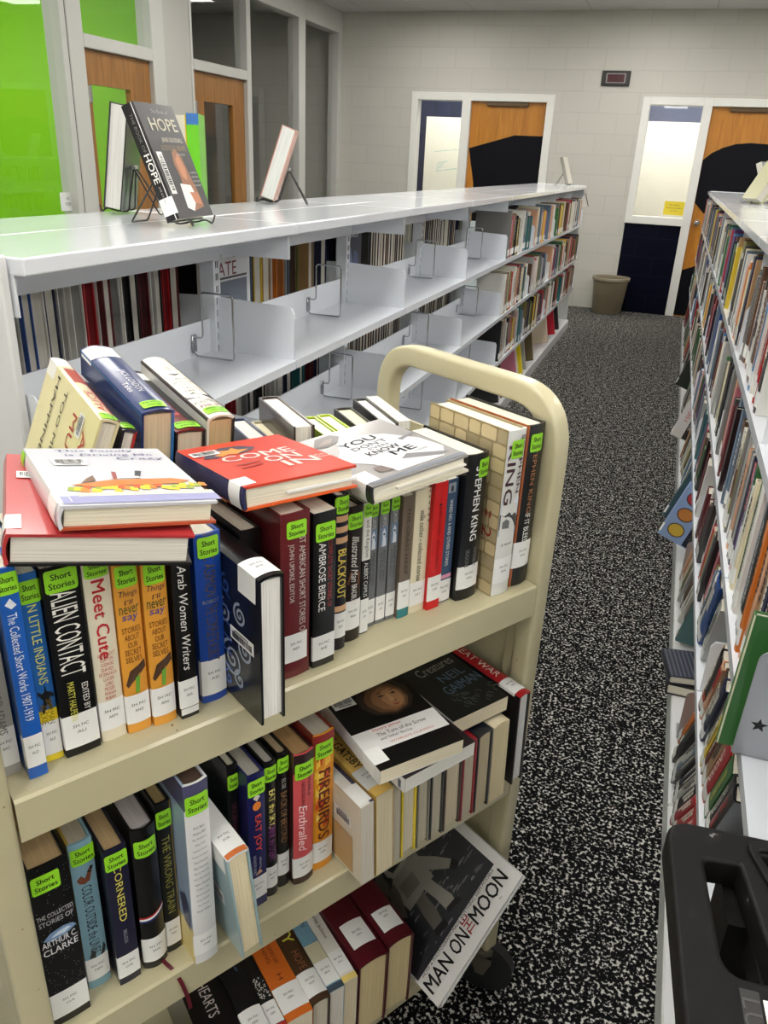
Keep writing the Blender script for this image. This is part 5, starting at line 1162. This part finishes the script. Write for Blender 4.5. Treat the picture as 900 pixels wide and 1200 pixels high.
def right_specials():
    G = 'books on the near bays of the right shelving'
    # big picture books jutting from the bottom tier
    def fruit(b):
        t = b.t
        it = [([(t + .098, .004), (t + b.d - .002, .004), (t + b.d - .002, .231), (t + .098, .231)], (26, 32, 52)), ([(t + .11, .03), (t + .19, .03), (t + .19, .12), (t + .11, .12)], (58, 62, 50)), ([(t + .11, .14), (t + .19, .14), (t + .19, .225), (t + .11, .225)], (40, 46, 60))]
        for k, c in enumerate(((206, 170, 60), (196, 126, 60), (176, 50, 56))):
            cx, cz = t + .05, .045 + k * .068
            it.append(([(cx + .034 * math.cos(q * .5236), cz + .028 * math.sin(q * .5236)) for q in range(12)], (60, 44, 40)))
            it.append(([(cx + .030 * math.cos(q * .5236), cz + .024 * math.sin(q * .5236)) for q in range(12)], c))
        b.polys('cover_art', it, .0007)
    shelf_book('R', XRT - .088, 3.02, .185, .024, .235, .2, (132, 158, 196), 'pale blue picture book with three round fruits on its cover jutting from the bottom tier', G, tilt=22, lean=16, hard=True, front=(140, 164, 204), sub=fruit)
    shelf_book('R', XRT - .075, 3.22, .182, .03, .235, .2, (52, 78, 86), 'dark teal book jutting out just beyond the fruit picture book, bottom right tier', G, tilt=22, lean=16, hard=True, front=(60, 84, 92))
    def uni(b):
        t = b.t
        b.polys('cover_art', [([(t + .06, .004), (t + .186, .004), (t + .186, .231), (t + .06, .231)], (30, 28, 30))], .0007)
        b.write([('UNIVERSE', t + .075, .12, .13, .018, -90, (206, 200, 196)), ('1001', t + .035, .13, .07, .022, -90, (190, 60, 70))], lift=.001)
    shelf_book('R', XRT - .065, 4.42, .18, .02, .235, .19, (200, 200, 200), 'white and black picture book jutting from the far bottom right tier above the carpet', G, tilt=20, lean=18, hard=True, front=(206, 204, 202), sub=uni)
    shelf_book('R', XRT - .055, 5.6, .18, .022, .235, .19, (40, 44, 40), 'dark book with yellow triangle jutting from the far bottom right tier', G, tilt=20, lean=18, hard=True, sub=lambda b: b.polys('cover_art', [([(b.t + .06, .12), (b.t + .11, .12), (b.t + .085, .18)], (220, 200, 50))], .0007))
    # two small books lying flat on the bottom ledge, spines to the aisle
    Book(HB, 'small black book lying flat on the bottom right ledge under the ribbed one', frame((.205, 2.265, .0858), (0, 0, 1), (1, 0, -0.0), (0, -1, 0)), .034, .165, .12, (24, 24, 27), group=G)
    b = Book(HB, 'small dark grey ribbed book lying flat, jutting over the bottom right ledge', frame((.182, 2.25, .1206), (0, 0, 1), (.985, .17, 0), (.17, -.985, 0)), .026, .15, .12, (52, 54, 66), group=G)
    b.polys('ribs', [([(b.t + .004 + k * .0125, .004), (b.t + .009 + k * .0125, .004), (b.t + .009 + k * .0125, .146), (b.t + .004 + k * .0125, .146)], (92, 94, 108)) for k in range(9)], .0006)
    # green hardback with a perforated bookend holding the near end of the second tier
    b = shelf_book('R', XRT - .033, 1.062, RLEV[1], .018, .215, .17, (66, 118, 60), 'tall green hardback at the near end of the second right tier', G, tilt=2, lean=4, hard=True, call=False, front=(60, 112, 58))
    b.strip('pale_edge', b.t - .002, b.t + .001, .0, .215, (206, 210, 180), .0006)
    def plate(name, y, z, h, w, label, lean, stars=True, x0=XRT + .01):
        M = frame((x0, y, z + .001), (1, 0, 0), (0, math.cos(lean), -math.sin(lean)), (0, math.sin(lean), math.cos(lean)))
        o = tag(empty(name, M=M), label, 'bookend')
        bm = bmesh.new(); prism(bm, [(p.x, p.y) for p in fillet([(0, 0, 0), (w, 0, 0), (w, h, 0), (0, h, 0)], [0, 0, .02, .02], 5, True)], 0, -.002, 'y')
        from_bm('plate', bm, mat((176, 178, 182), .35, metal=.6), o)
        bm = bmesh.new(); box(bm, 0, w, -.002, .11, 0, .0015); from_bm('foot', bm, mat((176, 178, 182), .35, metal=.6), o)
        if stars:
            bm = bmesh.new()
            for cx, cz in ((.025, h * .32), (.085, h * .52), (.035, h * .9), (.06, h * .88), (.085, h * .9), (.11, h * .88)):
                r = .012 if cz < h * .8 else .005
                pts = [(cx + r * (1 if k % 2 == 0 else .42) * math.sin(k * math.pi / 5), cz + r * (1 if k % 2 == 0 else .42) * math.cos(k * math.pi / 5)) for k in range(10)]
                prism(bm, pts, -.0024, -.0019, 'y')
            from_bm('star_cutouts', bm, mat((26, 26, 28), .7), o)
        return o
    plate('sheet_bookend', 1.05, RLEV[1], .185, .13, 'grey metal bookend with star cut-outs beside the tall green hardback', -.06, x0=XRT - .014)
    
    plate('sheet_bookend', 1.90, .086, .15, .13, 'plain grey metal bookend on the bottom right tier nearer the camera', .05, False, x0=XRT + .015)
    plate('sheet_bookend', 2.86, .086, .16, .13, 'plain grey metal bookend on the bottom right tier below the fruit picture book', .06, False, x0=XRT + .015)
right_specials()
# ---------------------------------------------------------------- left run, aisle face
def left_rows():
    rnd = random.Random(77)
    pal = ['grey', 'pale grey', 'white', 'white', 'cream', 'black', 'charcoal', 'tan', 'brown', 'red', 'navy', 'teal', 'olive', 'pink', 'pale grey', 'peach', 'steel blue', 'yellow', 'maroon', 'green']
    xs = XL - .006
    names = ('top shelf', 'middle shelf', 'third shelf', 'base ledge')
    # (shelf z, list of segments, first books by hand)
    first = {0: [(.030, .255, .2, 'grey', {}), (.026, .235, .17, 'pale grey', {}), (.022, .235, .16, 'black', dict(second=(.35, .95, (176, 34, 40)))), (.024, .23, .16, 'pink', {}), (.028, .225, .16, 'tan', {}), (.02, .235, .16, 'olive', {}), (.022, .23, .16, 'charcoal', {})],
             1: [(.034, .225, .17, 'white', {}), (.03, .22, .16, 'tan', {}), (.022, .225, .16, 'brown', {}), (.030, .228, .16, 'black', dict(second=(.0, .06, (226, 224, 216)))), (.028, .23, .17, 'cream', {}), (.026, .225, .16, 'olive', {}), (.024, .225, .16, 'red', {}), (.026, .22, .16, 'red', {})],
             2: [(.028, .24, .17, 'black', {}), (.026, .235, .17, 'cream', {}), (.028, .235, .17, 'brown', {}), (.03, .23, .17, 'orange', {}), (.026, .235, .17, 'pale grey', {}), (.026, .23, .17, 'steel blue', {}), (.026, .225, .17, 'maroon', {})]}
    segs = {0: ((4.665, 4.98), (5.12, 5.36), (5.62, 5.95), (6.18, 6.42), (6.56, 6.95), (7.2, 7.42), (7.5, 8.1)), 1: ((4.68, 5.42), (5.60, 6.28), (6.50, 6.9), (7.0, 7.3), (7.42, 8.2)), 2: ((4.70, 5.42), (5.56, 6.3), (6.46, 7.1), (7.3, 8.15))}
    Zs = LEV
    cnt = 0
    for r in range(3):
        q = list(first[r]); k = 0
        for si, (a, e) in enumerate(segs[r]):
            y = a
            while y < e:
                if q: t, h, d, cn, kw = q.pop(0)
                else: t, h, d, cn, kw = rnd.choice((.018, .022, .026, .03, .034)), rnd.uniform(.195, .24), rnd.uniform(.14, .18), rnd.choice(pal), {}
                jb = LEFT_Y0 + round((y + t / 2 - LEFT_Y0) / BAY) * BAY
                if y < jb + .007 and y + t > jb - .007: y = jb + .008
                if y < 5.2:
                    lab = '%s spine, %s book past the empty stretch, %s of the left run' % (('slim ' if t < .02 else '') + cn, ORD[k], names[r])
                    shelf_book('L', xs + rnd.uniform(-.012, .0), y, Zs[r], t, h, d, cn, lab, 'books beyond the empty stretch of the left shelving', deco=1, lean=0, **kw); k += 1
                else:
                    stuff_book('L', xs + rnd.uniform(-.012, .004), y, Zs[r], t, h, d, STUFF_COLS.index(COLN[cn]))
                y += t + .0015
    # base ledge: leaning picture books, covers tilted up
    base = [(4.74, .022, (30, 30, 32), 'black book leaning at the near end of the left base ledge'), (4.80, .012, (226, 222, 214), 'thin white book next to the leaning brown picture book on the left base ledge'), (4.86, .02, (92, 70, 60), 'large brown picture book leaning out on the left base ledge'),
            (5.36, .016, (186, 110, 130), 'slim pink-edged book beside the yellow one, left base ledge'), (5.43, .014, (222, 216, 206), 'slim cream book beside the yellow one, left base ledge'), (5.58, .018, (226, 204, 40), 'bright yellow slim book leaning on the left base ledge'), (5.70, .02, (150, 150, 148), 'grey book just beyond the yellow one on the left base ledge'),
            (6.02, .022, (96, 82, 56), 'olive-brown picture book leaning on the left base ledge'), (6.75, .022, (196, 178, 158), 'pale tan picture book leaning near the far end of the left base ledge'), (7.15, .02, (176, 34, 50), 'red picture book leaning near the far end of the left base ledge'), (7.4, .022, (40, 40, 42), 'dark picture book leaning at the far end of the left base ledge')]
    for y, t, c, lab in base:
        d = .19; tl = 14
        jb = LEFT_Y0 + round((y + .02 - LEFT_Y0) / BAY) * BAY
        ln = 20 if t > .0195 else 12
        shelf_book('L', XL + .012, y, .0865 + d * math.sin(math.radians(tl)), t, .235, d, c, lab, 'picture books on the left base ledge', tilt=tl, lean=ln, hard=True, call=False)
left_rows()
# ---------------------------------------------------------------- left run, hidden face seen through the empty shelves
def rear_rows():
    rnd = random.Random(5)
    seq = ['charcoal', 'black', 'brown', 'white', 'pale grey', 'white', 'blue', 'white', 'navy', 'white', 'white', 'red', 'white', 'maroon', 'pale grey', 'white', 'black', 'black', 'maroon', 'white', 'black', 'red', 'maroon', 'black', 'white', 'olive', 'grey', 'cream', 'white', 'white', 'steel blue', 'brown', 'yellow', 'tan', 'white', 'orange', 'pale grey', 'steel blue', 'brown', 'olive', 'tan', 'grey', 'navy', 'navy', 'black', 'grey', 'black', 'black', 'charcoal', 'red', 'black', 'white', 'charcoal', 'black', 'charcoal', 'black']
    x_face = XL - 2 * DL
    for r in range(3):
        y = (.985, 1.88, 2.3)[r]; k = 0
        yend = (3.2, 2.75, 2.9)[r]
        while y < yend:
            t = rnd.choice((.018, .022, .026, .03, .034, .04)) * (1.35 if r else 1.25); d = rnd.uniform(.165, .195); h = rnd.uniform(.235, .268) if r == 0 else rnd.uniform(.2, .25)
            cn = seq[k % len(seq)] if r == 0 else rnd.choice(['black', 'charcoal', 'navy', 'brown', 'white', 'pale grey', 'maroon', 'blue', 'tan', 'charcoal', 'red', 'teal'])
            jb = LEFT_Y0 + round((y + t / 2 - LEFT_Y0) / BAY) * BAY
            if y < jb + .01 and y + t > jb - .01: y = jb + .012
            lab = '%s book, %s from the near end, page edge seen across the %s left shelf' % (cn, ORD[k], ('top', 'middle', 'lowest')[r])
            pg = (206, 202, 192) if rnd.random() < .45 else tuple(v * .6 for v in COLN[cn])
            def cover(b, k=k):
                if k == 21: b.write([('ELA', b.t + b.d * .5, b.h * .62, .05, .018, 180, (170, 70, 50))], lift=.001)
            shelf_book('B', x_face + .006, y, LEV[r], t, h, d, cn, lab, 'books on the hidden side of the left shelving', hard=True, call=False, page=pg, deco=0, sub=cover)
            y += t + rnd.choice((.001, .003, .006)) + (rnd.random() < .1) * .06; k += 1
        while y < 4.7:
            t = rnd.choice((.02, .026, .034)); jb = LEFT_Y0 + round((y + t / 2 - LEFT_Y0) / BAY) * BAY; y = jb + .012 if (y < jb + .01 and y + t > jb - .01) else y; stuff_book('B', x_face + .006, y, LEV[r], t, rnd.uniform(.2, .26), .19, STUFF_COLS.index(COLN[rnd.choice(['black', 'charcoal', 'navy', 'white', 'brown'])])); y += t + .003
rear_rows()
def face_out():
    b = Book(PB, 'white and grey cover with maroon ATE lettering facing out behind the second left bay', frame((-1.142, 1.905, LEV[0] + .0008), (1, 0, 0), (0, 1, 0), (0, 0, 1)), .008, .255, .19, (206, 208, 212), hard=False)
    t = b.t
    b.polys('cover_art', [([(t + .004, .02), (t + .17, .02), (t + .17, .165), (t + .004, .165)], (96, 106, 120)), ([(t + .02, .04), (t + .09, .05), (t + .13, .1), (t + .06, .13), (t + .02, .1)], (40, 46, 56)), ([(t + .004, .17), (t + .17, .17), (t + .17, .176), (t + .004, .176)], (60, 60, 64))], .0007)
    b.write([('ATE', t + .062, .197, .10, .036, 0, (110, 34, 40)), ('THE', t + .08, .232, .05, .016, 0, (40, 40, 46))], lift=.001)
    b = Book(PB, 'dark blue photo cover facing out behind the third left bay', frame((-1.142, 2.80, LEV[0] + .0008), (1, 0, 0), (0, 1, 0), (0, 0, 1)), .008, .255, .19, (30, 36, 58), hard=False)
    t = b.t
    b.polys('cover_art', [([(t + .03, .09), (t + .08, .08), (t + .1, .13), (t + .08, .18), (t + .05, .19), (t + .03, .14)], (90, 110, 150)), ([(t + .1, .1), (t + .16, .1), (t + .15, .16), (t + .11, .17)], (60, 74, 120))], .0007)
    b.write([('DANCE', t + .09, .225, .12, .02, 0, (214, 214, 216))], lift=.001)
face_out()
flush_stuff()
# ---------------------------------------------------------------- display books on the tops
M_WIRE = mat((22, 22, 24), .35, coat=.3)
def easel(o, fwd, label, t=.03, lean=20):
    """wire book easel: o below the front lower edge of the book, fwd the way the cover faces"""
    F = Vector((fwd[0], fwd[1], 0)).normalized(); S = Vector((-F.y, F.x, 0))
    M = frame(o, S, -F, (0, 0, 1))
    e = tag(empty('wire_book_easel', M=M), label, 'book easel')
    r = .0020; l = math.radians(lean); tb = t / math.cos(l) + .004; k = math.tan(l); hz = .105
    bm = bmesh.new()
    for sx in (-1, 1):
        tube(bm, fillet([(sx * .062, -.012, .020), (sx * .046, -.014, .0025), (sx * .03, -.006, .014), (sx * .03, tb * .5, .006), (sx * .03, tb + .002, .006), (sx * .026, tb + k * .03, .03), (sx * .010, tb + k * hz, hz)], .010, 5), r, 8)
    from_bm('front_support', bm, M_WIRE, e, smooth=True)
    bm = bmesh.new()
    tube(bm, fillet([(-.012, tb + k * hz, hz), (-.034, tb + k * hz + .06, .0025), (-.014, tb + k * hz + .063, .0030), (.014, tb + k * hz + .063, .0030), (.034, tb + k * hz + .06, .0025), (.012, tb + k * hz, hz)], .008, 3), r, 8)
    from_bm('back_leg', bm, M_WIRE, e, smooth=True)
    bm = bmesh.new(); tube(bm, [(-.016, tb + k * hz, hz + .001), (.016, tb + k * hz, hz + .001)], .0045, 10); from_bm('hinge', bm, mat((180, 180, 182), .3, metal=.9), e, smooth=True)
    return e
def top_books():
    ZT = 1.3344
    def stand(name, label, foot, fwd, lean, t, h, d, *a, **k):
        """cover faces fwd, lower edge centred over foot"""
        F = Vector((fwd[0], fwd[1], 0)).normalized(); l = math.radians(lean)
        X = F * math.cos(l) + Vector((0, 0, math.sin(l))); Z = -F * math.sin(l) + Vector((0, 0, math.cos(l))); Y = Z.cross(X)
        o = Vector(foot) - Y * d / 2 - X * t + Vector((0, 0, t * math.sin(l) - .003))
        return Book(name, label, frame(o, X, Y, Z), t, h, d, *a, **k)
    b = stand(HB, 'grey and black book on an easel on the left shelf top, HOPE on its cover', (-.984, 1.5875, ZT + .012), (1, .085), 22, .030, .232, .158, (70, 68, 70), (28, 27, 28), (40, 40, 42))
    t, d, h = b.t, b.d, b.h
    b.polys('cover_art', [([(t + d * .36, .02), (t + d * .50, .012), (t + d * .82, .02), (t + d * .80, .05), (t + d * .74, .09), (t + d * .70, .125), (t + d * .60, .142), (t + d * .48, .135), (t + d * .42, .11), (t + d * .46, .085), (t + d * .44, .06)], (150, 100, 70)), ([(t + d * .38, .07), (t + d * .66, .066), (t + d * .72, .035), (t + d * .62, .03), (t + d * .50, .012), (t + d * .34, .02)], (226, 224, 222)), ([(t + d * .5, .12), (t + d * .62, .13), (t + d * .68, .1), (t + d * .62, .075), (t + d * .52, .085)], (190, 128, 92)), ([(t + d * .56, .052), (t + d * .78, .05), (t + d * .8, .024), (t + d * .6, .03)], (186, 120, 84))], .0006)
    b.write([('The Book of', t + d * .55, .216, .07, .008, 0, (170, 168, 166), .2), ('*HOPE', t + d * .54, .190, .112, .026, 0, (238, 232, 216)), ('JANE GOODALL', t + d * .62, .158, .09, .012, 0, (214, 206, 186)), ('& DOUGLAS ABRAMS', t + d * .58, .143, .105, .011, 0, (150, 128, 96)), ('with GAIL HUDSON', t + d * .7, .130, .04, .005, 0, (180, 178, 176))] + [(s, t + d * .87, .092 - k * .009, .03, .0035, 0, (190, 188, 186)) for k, s in enumerate(('A SURVIVAL', 'GUIDE FOR', 'AN ENDANGERED', 'PLANET'))], lift=.001)
    b.write([R90('THE BOOK OF', t, .175, .075, .007, (120, 118, 116)), R90('*HOPE', t, .105, .058, .014, (238, 236, 230)), R90('JANE GOODALL', t, .052, .035, .006, (170, 168, 166))], 'spine_lettering')
    b.strip('white_line', t * .78, t * .84, 0, h, (220, 220, 220), .0006); b.call(None, .012, .034, .004, text=False); b.barcode(t + .020, .092, .085, .022, -90)
    easel((-.984, 1.5875, ZT), (1, .085), 'black wire easel holding up the grey HOPE book on the left shelf top', .030, 22)
    b = stand(HB, 'thick book on an easel showing its white page edge, leftmost on the left shelf top', (-1.335, 1.765, ZT + .012), (-.93, -.37), 9, .042, .232, .155, (40, 40, 46), (34, 34, 38), (30, 30, 34), page=(222, 220, 214))
    easel((-1.335, 1.765, ZT), (-.93, -.37), 'black wire easel behind the leftmost white-paged book on the left shelf top', .042, 9)
    b = stand(HB, 'pink-covered book on an easel, page edge showing, farther along the left shelf top', (-1.32, 2.54, ZT + .012), (-.93, -.37), 19, .046, .225, .155, (206, 150, 136), (206, 150, 136), (214, 160, 146), page=(236, 236, 236))
    easel((-1.32, 2.54, ZT), (-.93, -.37), 'black wire easel under the pink-covered book on the left shelf top', .046, 19)
    L0 = Vector((-1.362, 2.165, ZT + .0005))
    Yd = Vector((-.42, .907, 0)); Zd = Vector((0, 0, 1)); Xd = Yd.cross(Zd)
    b = Book(HB, 'lime green book with blue top standing behind the HOPE book', frame(L0, Xd, Yd, Zd), .034, .245, .16, (110, 200, 40), (112, 204, 44), (110, 200, 40), bulge=.001)
    b.strip('blue_top', -.16, b.t, .216, .245, (56, 118, 190), .0005); b.barcode(b.t * .55, .05, .05, .012, -90)
    b = Book(HB, 'cream-paged book with yellow board standing between HOPE and the lime green book', frame(L0 - Xd * .001 + Yd * .15, -Xd, -Yd, Zd), .086, .242, .15, (226, 222, 196), (226, 190, 40), (222, 190, 30), page=(226, 222, 204))
    # far end of the run
    b = stand(HB, 'pale book on an easel at the far end of the left shelf top', (-1.0, 8.02, ZT + .012), (1, -.1), 20, .03, .235, .16, (196, 190, 176), (150, 146, 138), (206, 202, 190), page=(226, 222, 206))
    easel((-1.0, 8.02, ZT), (1, -.1), 'wire easel at the far end of the left shelf top', .03, 20)
    # right run top
    b = stand(HB, 'yellow-green edged book on an easel on the right shelf top', (.37, 5.5, ZT + .012), (-.9, -.44), 28, .052, .235, .16, (196, 192, 158), (196, 194, 156), (188, 196, 110), page=(206, 200, 190))
    easel((.37, 5.5, ZT), (-.9, -.44), 'dark wire easel behind the yellow-green book on the right shelf top', .052, 28)
    b = stand(HB, 'pale book with dark cover on an easel, right shelf top, nearest the picture edge', (.54, 5.80, ZT + .012), (.85, -.52), 24, .036, .235, .16, (60, 60, 64), (210, 206, 196), (210, 206, 196), page=(214, 210, 200))
    easel((.54, 5.80, ZT), (.85, -.52), 'dark wire easel under the pale book nearest the picture edge, right shelf top', .036, 24)
top_books()
# ================================================================== black plastic utility cart at the lower right
def utility_cart():
    S = .861; z0 = .93
    a = math.radians(5)
    M = Matrix.Translation((.0904, .6276, z0)) @ Matrix.Rotation(a, 4, 'Z')
    R = tag(empty('utility_cart', M=M), 'black moulded plastic utility cart with a hand slot at the lower right', 'cart')
    m, nt, b = nodes_mat('scuffed_black_plastic', .5, spec=.2)
    tc = N(nt, 'ShaderNodeTexCoord'); n = N(nt, 'ShaderNodeTexNoise'); n.inputs['Scale'].default_value = 38; n.inputs['Detail'].default_value = 5
    L(nt, tc.outputs['Object'], n.inputs['Vector']); r = ramp(nt, [(.3, lin((12, 12, 11))), (.62, lin((17, 16, 15))), (.70, lin((30, 29, 28))), (.745, lin((150, 148, 144)))])
    L(nt, n.outputs['Fac'], r.inputs[0]); L(nt, r.outputs[0], b.inputs['Base Color'])
    bp = N(nt, 'ShaderNodeBump'); bp.inputs['Strength'].default_value = .25; bp.inputs['Distance'].default_value = .001
    n3 = N(nt, 'ShaderNodeTexNoise'); n3.inputs['Scale'].default_value = 900; L(nt, tc.outputs['Object'], n3.inputs['Vector']); L(nt, n3.outputs['Fac'], bp.inputs['Height']); L(nt, bp.outputs[0], b.inputs['Normal'])
    B = m; dark = mat((20, 20, 20), .6)
    X1, Y1 = .44 , -.62          # extents of the top
    def slab(name, outer, holes, ztop, th, mm, bevel=.004, par=R):
        cu = bpy.data.curves.new('c', 'CURVE'); cu.dimensions = '2D'; cu.fill_mode = 'BOTH'; cu.extrude = th / 2 - bevel; cu.bevel_depth = bevel; cu.bevel_resolution = 2
        for pts in [outer] + holes:
            sp = cu.splines.new('POLY'); sp.points.add(len(pts) - 1); sp.use_cyclic_u = True
            for p, q in zip(sp.points, pts): p.co = (q[0], q[1], 0, 1)
        o = bpy.data.objects.new('c', cu); me = bpy.data.meshes.new_from_object(o)
        me.name = name; bpy.data.objects.remove(o); bpy.data.curves.remove(cu)
        me.materials.clear(); me.materials.append(mm)
        for v in me.vertices: v.co.z += ztop - th / 2
        for p in me.polygons: p.use_smooth = True
        me.set_sharp_from_angle(angle=.8)
        return put(name, me, par)
    def rr(pts, rad): return [(p.x, p.y) for p in fillet([(x, y, 0) for x, y in pts], rad, 6, True)]
    k = S
    outer = rr([(0, 0), (X1, 0), (X1, Y1), (0, Y1)], [.022, .022, .03, .03])
    hole = rr([(.026 * k, -.040 * k), (.070 * k, -.036 * k), (.086 * k, -.178 * k), (.030 * k, -.180 * k)], [.010, .006, .008, .03])
    tray = rr([(.082 * k, -.016 * k), (X1 - .02, -.016 * k), (X1 - .02, Y1 + .02), (.155, Y1 + .02), (.118, -.16)], [.012, .02, .02, .02, .02])
    slab('top_frame', outer, [hole, tray], 0, .030, B)
    # tray floor and rim
    bm = bmesh.new(); prism(bm, tray, -.034, -.028, 'z'); from_bm('tray_floor', bm, mat((72, 70, 66), .6), R)
    rim = rr([(.075 * k, -.008 * k), (X1 - .012, -.008 * k), (X1 - .012, Y1 + .012), (.147, Y1 + .012), (.110, -.16)], [.016, .02, .02, .02, .02])
    slab('tray_rim', rim, [tray], .004, .008, B, .002)
    # skirt under the left rail and far bar
    bm = bmesh.new()
    prism(bm, [(.0, -.026), (.003, -.05), (.009, -.05), (.009, -.026)], -.02, Y1 + .02, 'y')
    for v in bm.verts: pass
    from_bm('side_skirt', bm, B, R)
    bm = bmesh.new(); box(bm, .02, X1 - .02, -.012, -.004, -.045, -.026); box(bm, .064, .070, -.16, -.02, -.055, -.026); from_bm('end_skirt', bm, B, R)
    # tapered corner legs
    H = z0
    for n_, (x, y, dx, dy) in enumerate(((.060, -.028, 1, -1), (X1 - .02, -.03, -1, -1), (X1 - .02, Y1 + .03, -1, 1), (.02, Y1 + .03, 1, 1), (.004, -.165, 1, -1))):
        bm = bmesh.new(); A = []
        for z, w, ins in (((-.03, .060, .0), (-.30, .055, .004), (-H + .13, .046, .012)) if n_ < 4 else ((-.03, .022, .012), (-.3, .022, .010), (-H + .24, .022, .012))):
            x0 = x + dx * (ins - .012); y0 = y + dy * (ins - .012)
            if n_ in (0, 4): pts = [(x0, y0), (x0 + dx * w * .5, y0), (x0 + dx * w, y0), (x0 + dx * w, y0 + dy * w), (x0 + dx * w * .5, y0 + dy * w), (x0, y0 + dy * w)]
            else: pts = [(x0, y0), (x0 + dx * w, y0), (x0 + dx * w, y0 + dy * .012), (x0 + dx * .012, y0 + dy * .012), (x0 + dx * .012, y0 + dy * w), (x0, y0 + dy * w)]
            A.append([bm.verts.new((px, py, z)) for px, py in pts])
        for P, Q in zip(A, A[1:]):
            for q in range(6): bm.faces.new((P[q], P[(q + 1) % 6], Q[(q + 1) % 6], Q[q]))
        bm.faces.new(A[0]); bm.faces.new(A[-1][::-1]); bmesh.ops.recalc_face_normals(bm, faces=bm.faces)
        from_bm('leg', bm, B, R)
        if n_ == 4: continue
        bm = bmesh.new(); lx, ly = x + dx * .025, y + dy * .025
        prism(bm, [(ly + .05 * math.cos(q * .2618), -H + .052 + .05 * math.sin(q * .2618)) for q in range(24)], lx - .014, lx + .014, 'x')
        c = from_bm('caster_wheel', bm, dark, R)
        bm = bmesh.new(); box(bm, lx - .022, lx + .022, ly - .022, ly + .022, -H + .118, -H + .135); box(bm, lx - .019, lx - .016, ly - .012, ly + .012, -H + .05, -H + .12); box(bm, lx + .016, lx + .019, ly - .012, ly + .012, -H + .05, -H + .12); from_bm('fork', bm, mat((120, 120, 122), .4, metal=.8), c)
    bm = bmesh.new(); box(bm, .062, X1 - .02, Y1 + .02, -.03, -H + .20, -H + .225, .006, 2)
    for bx in ((.062, .072, Y1 + .02, -.03), (X1 - .032, X1 - .02, Y1 + .02, -.02), (.062, X1 - .02, -.042, -.03), (.062, X1 - .02, Y1 + .02, Y1 + .032)): box(bm, *bx, -H + .22, -H + .28, .003, 1)
    from_bm('lower_shelf', bm, B, R)
    # embossed maker's lettering on the rail and a paper label
    P, F = text_pts('LUXOR', .0455, -.205, .075, .013, -90)
    bm = bmesh.new()
    vs = [bm.verts.new((x, y, .0009)) for x, y in P]
    for f in F:
        try: bm.faces.new([vs[i] for i in f])
        except Exception: pass
    ext = bmesh.ops.extrude_face_region(bm, geom=bm.faces[:]); bmesh.ops.translate(bm, verts=[v for v in ext['geom'] if isinstance(v, bmesh.types.BMVert)], vec=(0, 0, -.0012))
    from_bm('embossed_lettering', bm, mat((66, 65, 64), .5), R)
    bm = bmesh.new(); box(bm, .0385, .0525, -.245, -.160, -.0004, .0005); from_bm('lettering_plate', bm, mat((40, 39, 38), .6), R)
    bm = bmesh.new(); box(bm, .0545, .118, -.27, -.166, -.0004, .0012); s = from_bm('paper_label', bm, mat((234, 234, 230), .6), R)
    it = []
    V = []; Fc = []
    for q in range(9):
        y = -.178 - q * .008; i = len(V); V += [(.060, y, .0016), (.060 + .05 * (.6 + .4 * ((q * 37) % 5) / 5), y, .0016), (.060 + .05 * (.6 + .4 * ((q * 37) % 5) / 5), y + .002, .0016), (.060, y + .002, .0016)]; Fc.append((i, i + 1, i + 2, i + 3))
    raw('printed_lines', V, Fc, mat((150, 150, 150), .6), s)
utility_cart()
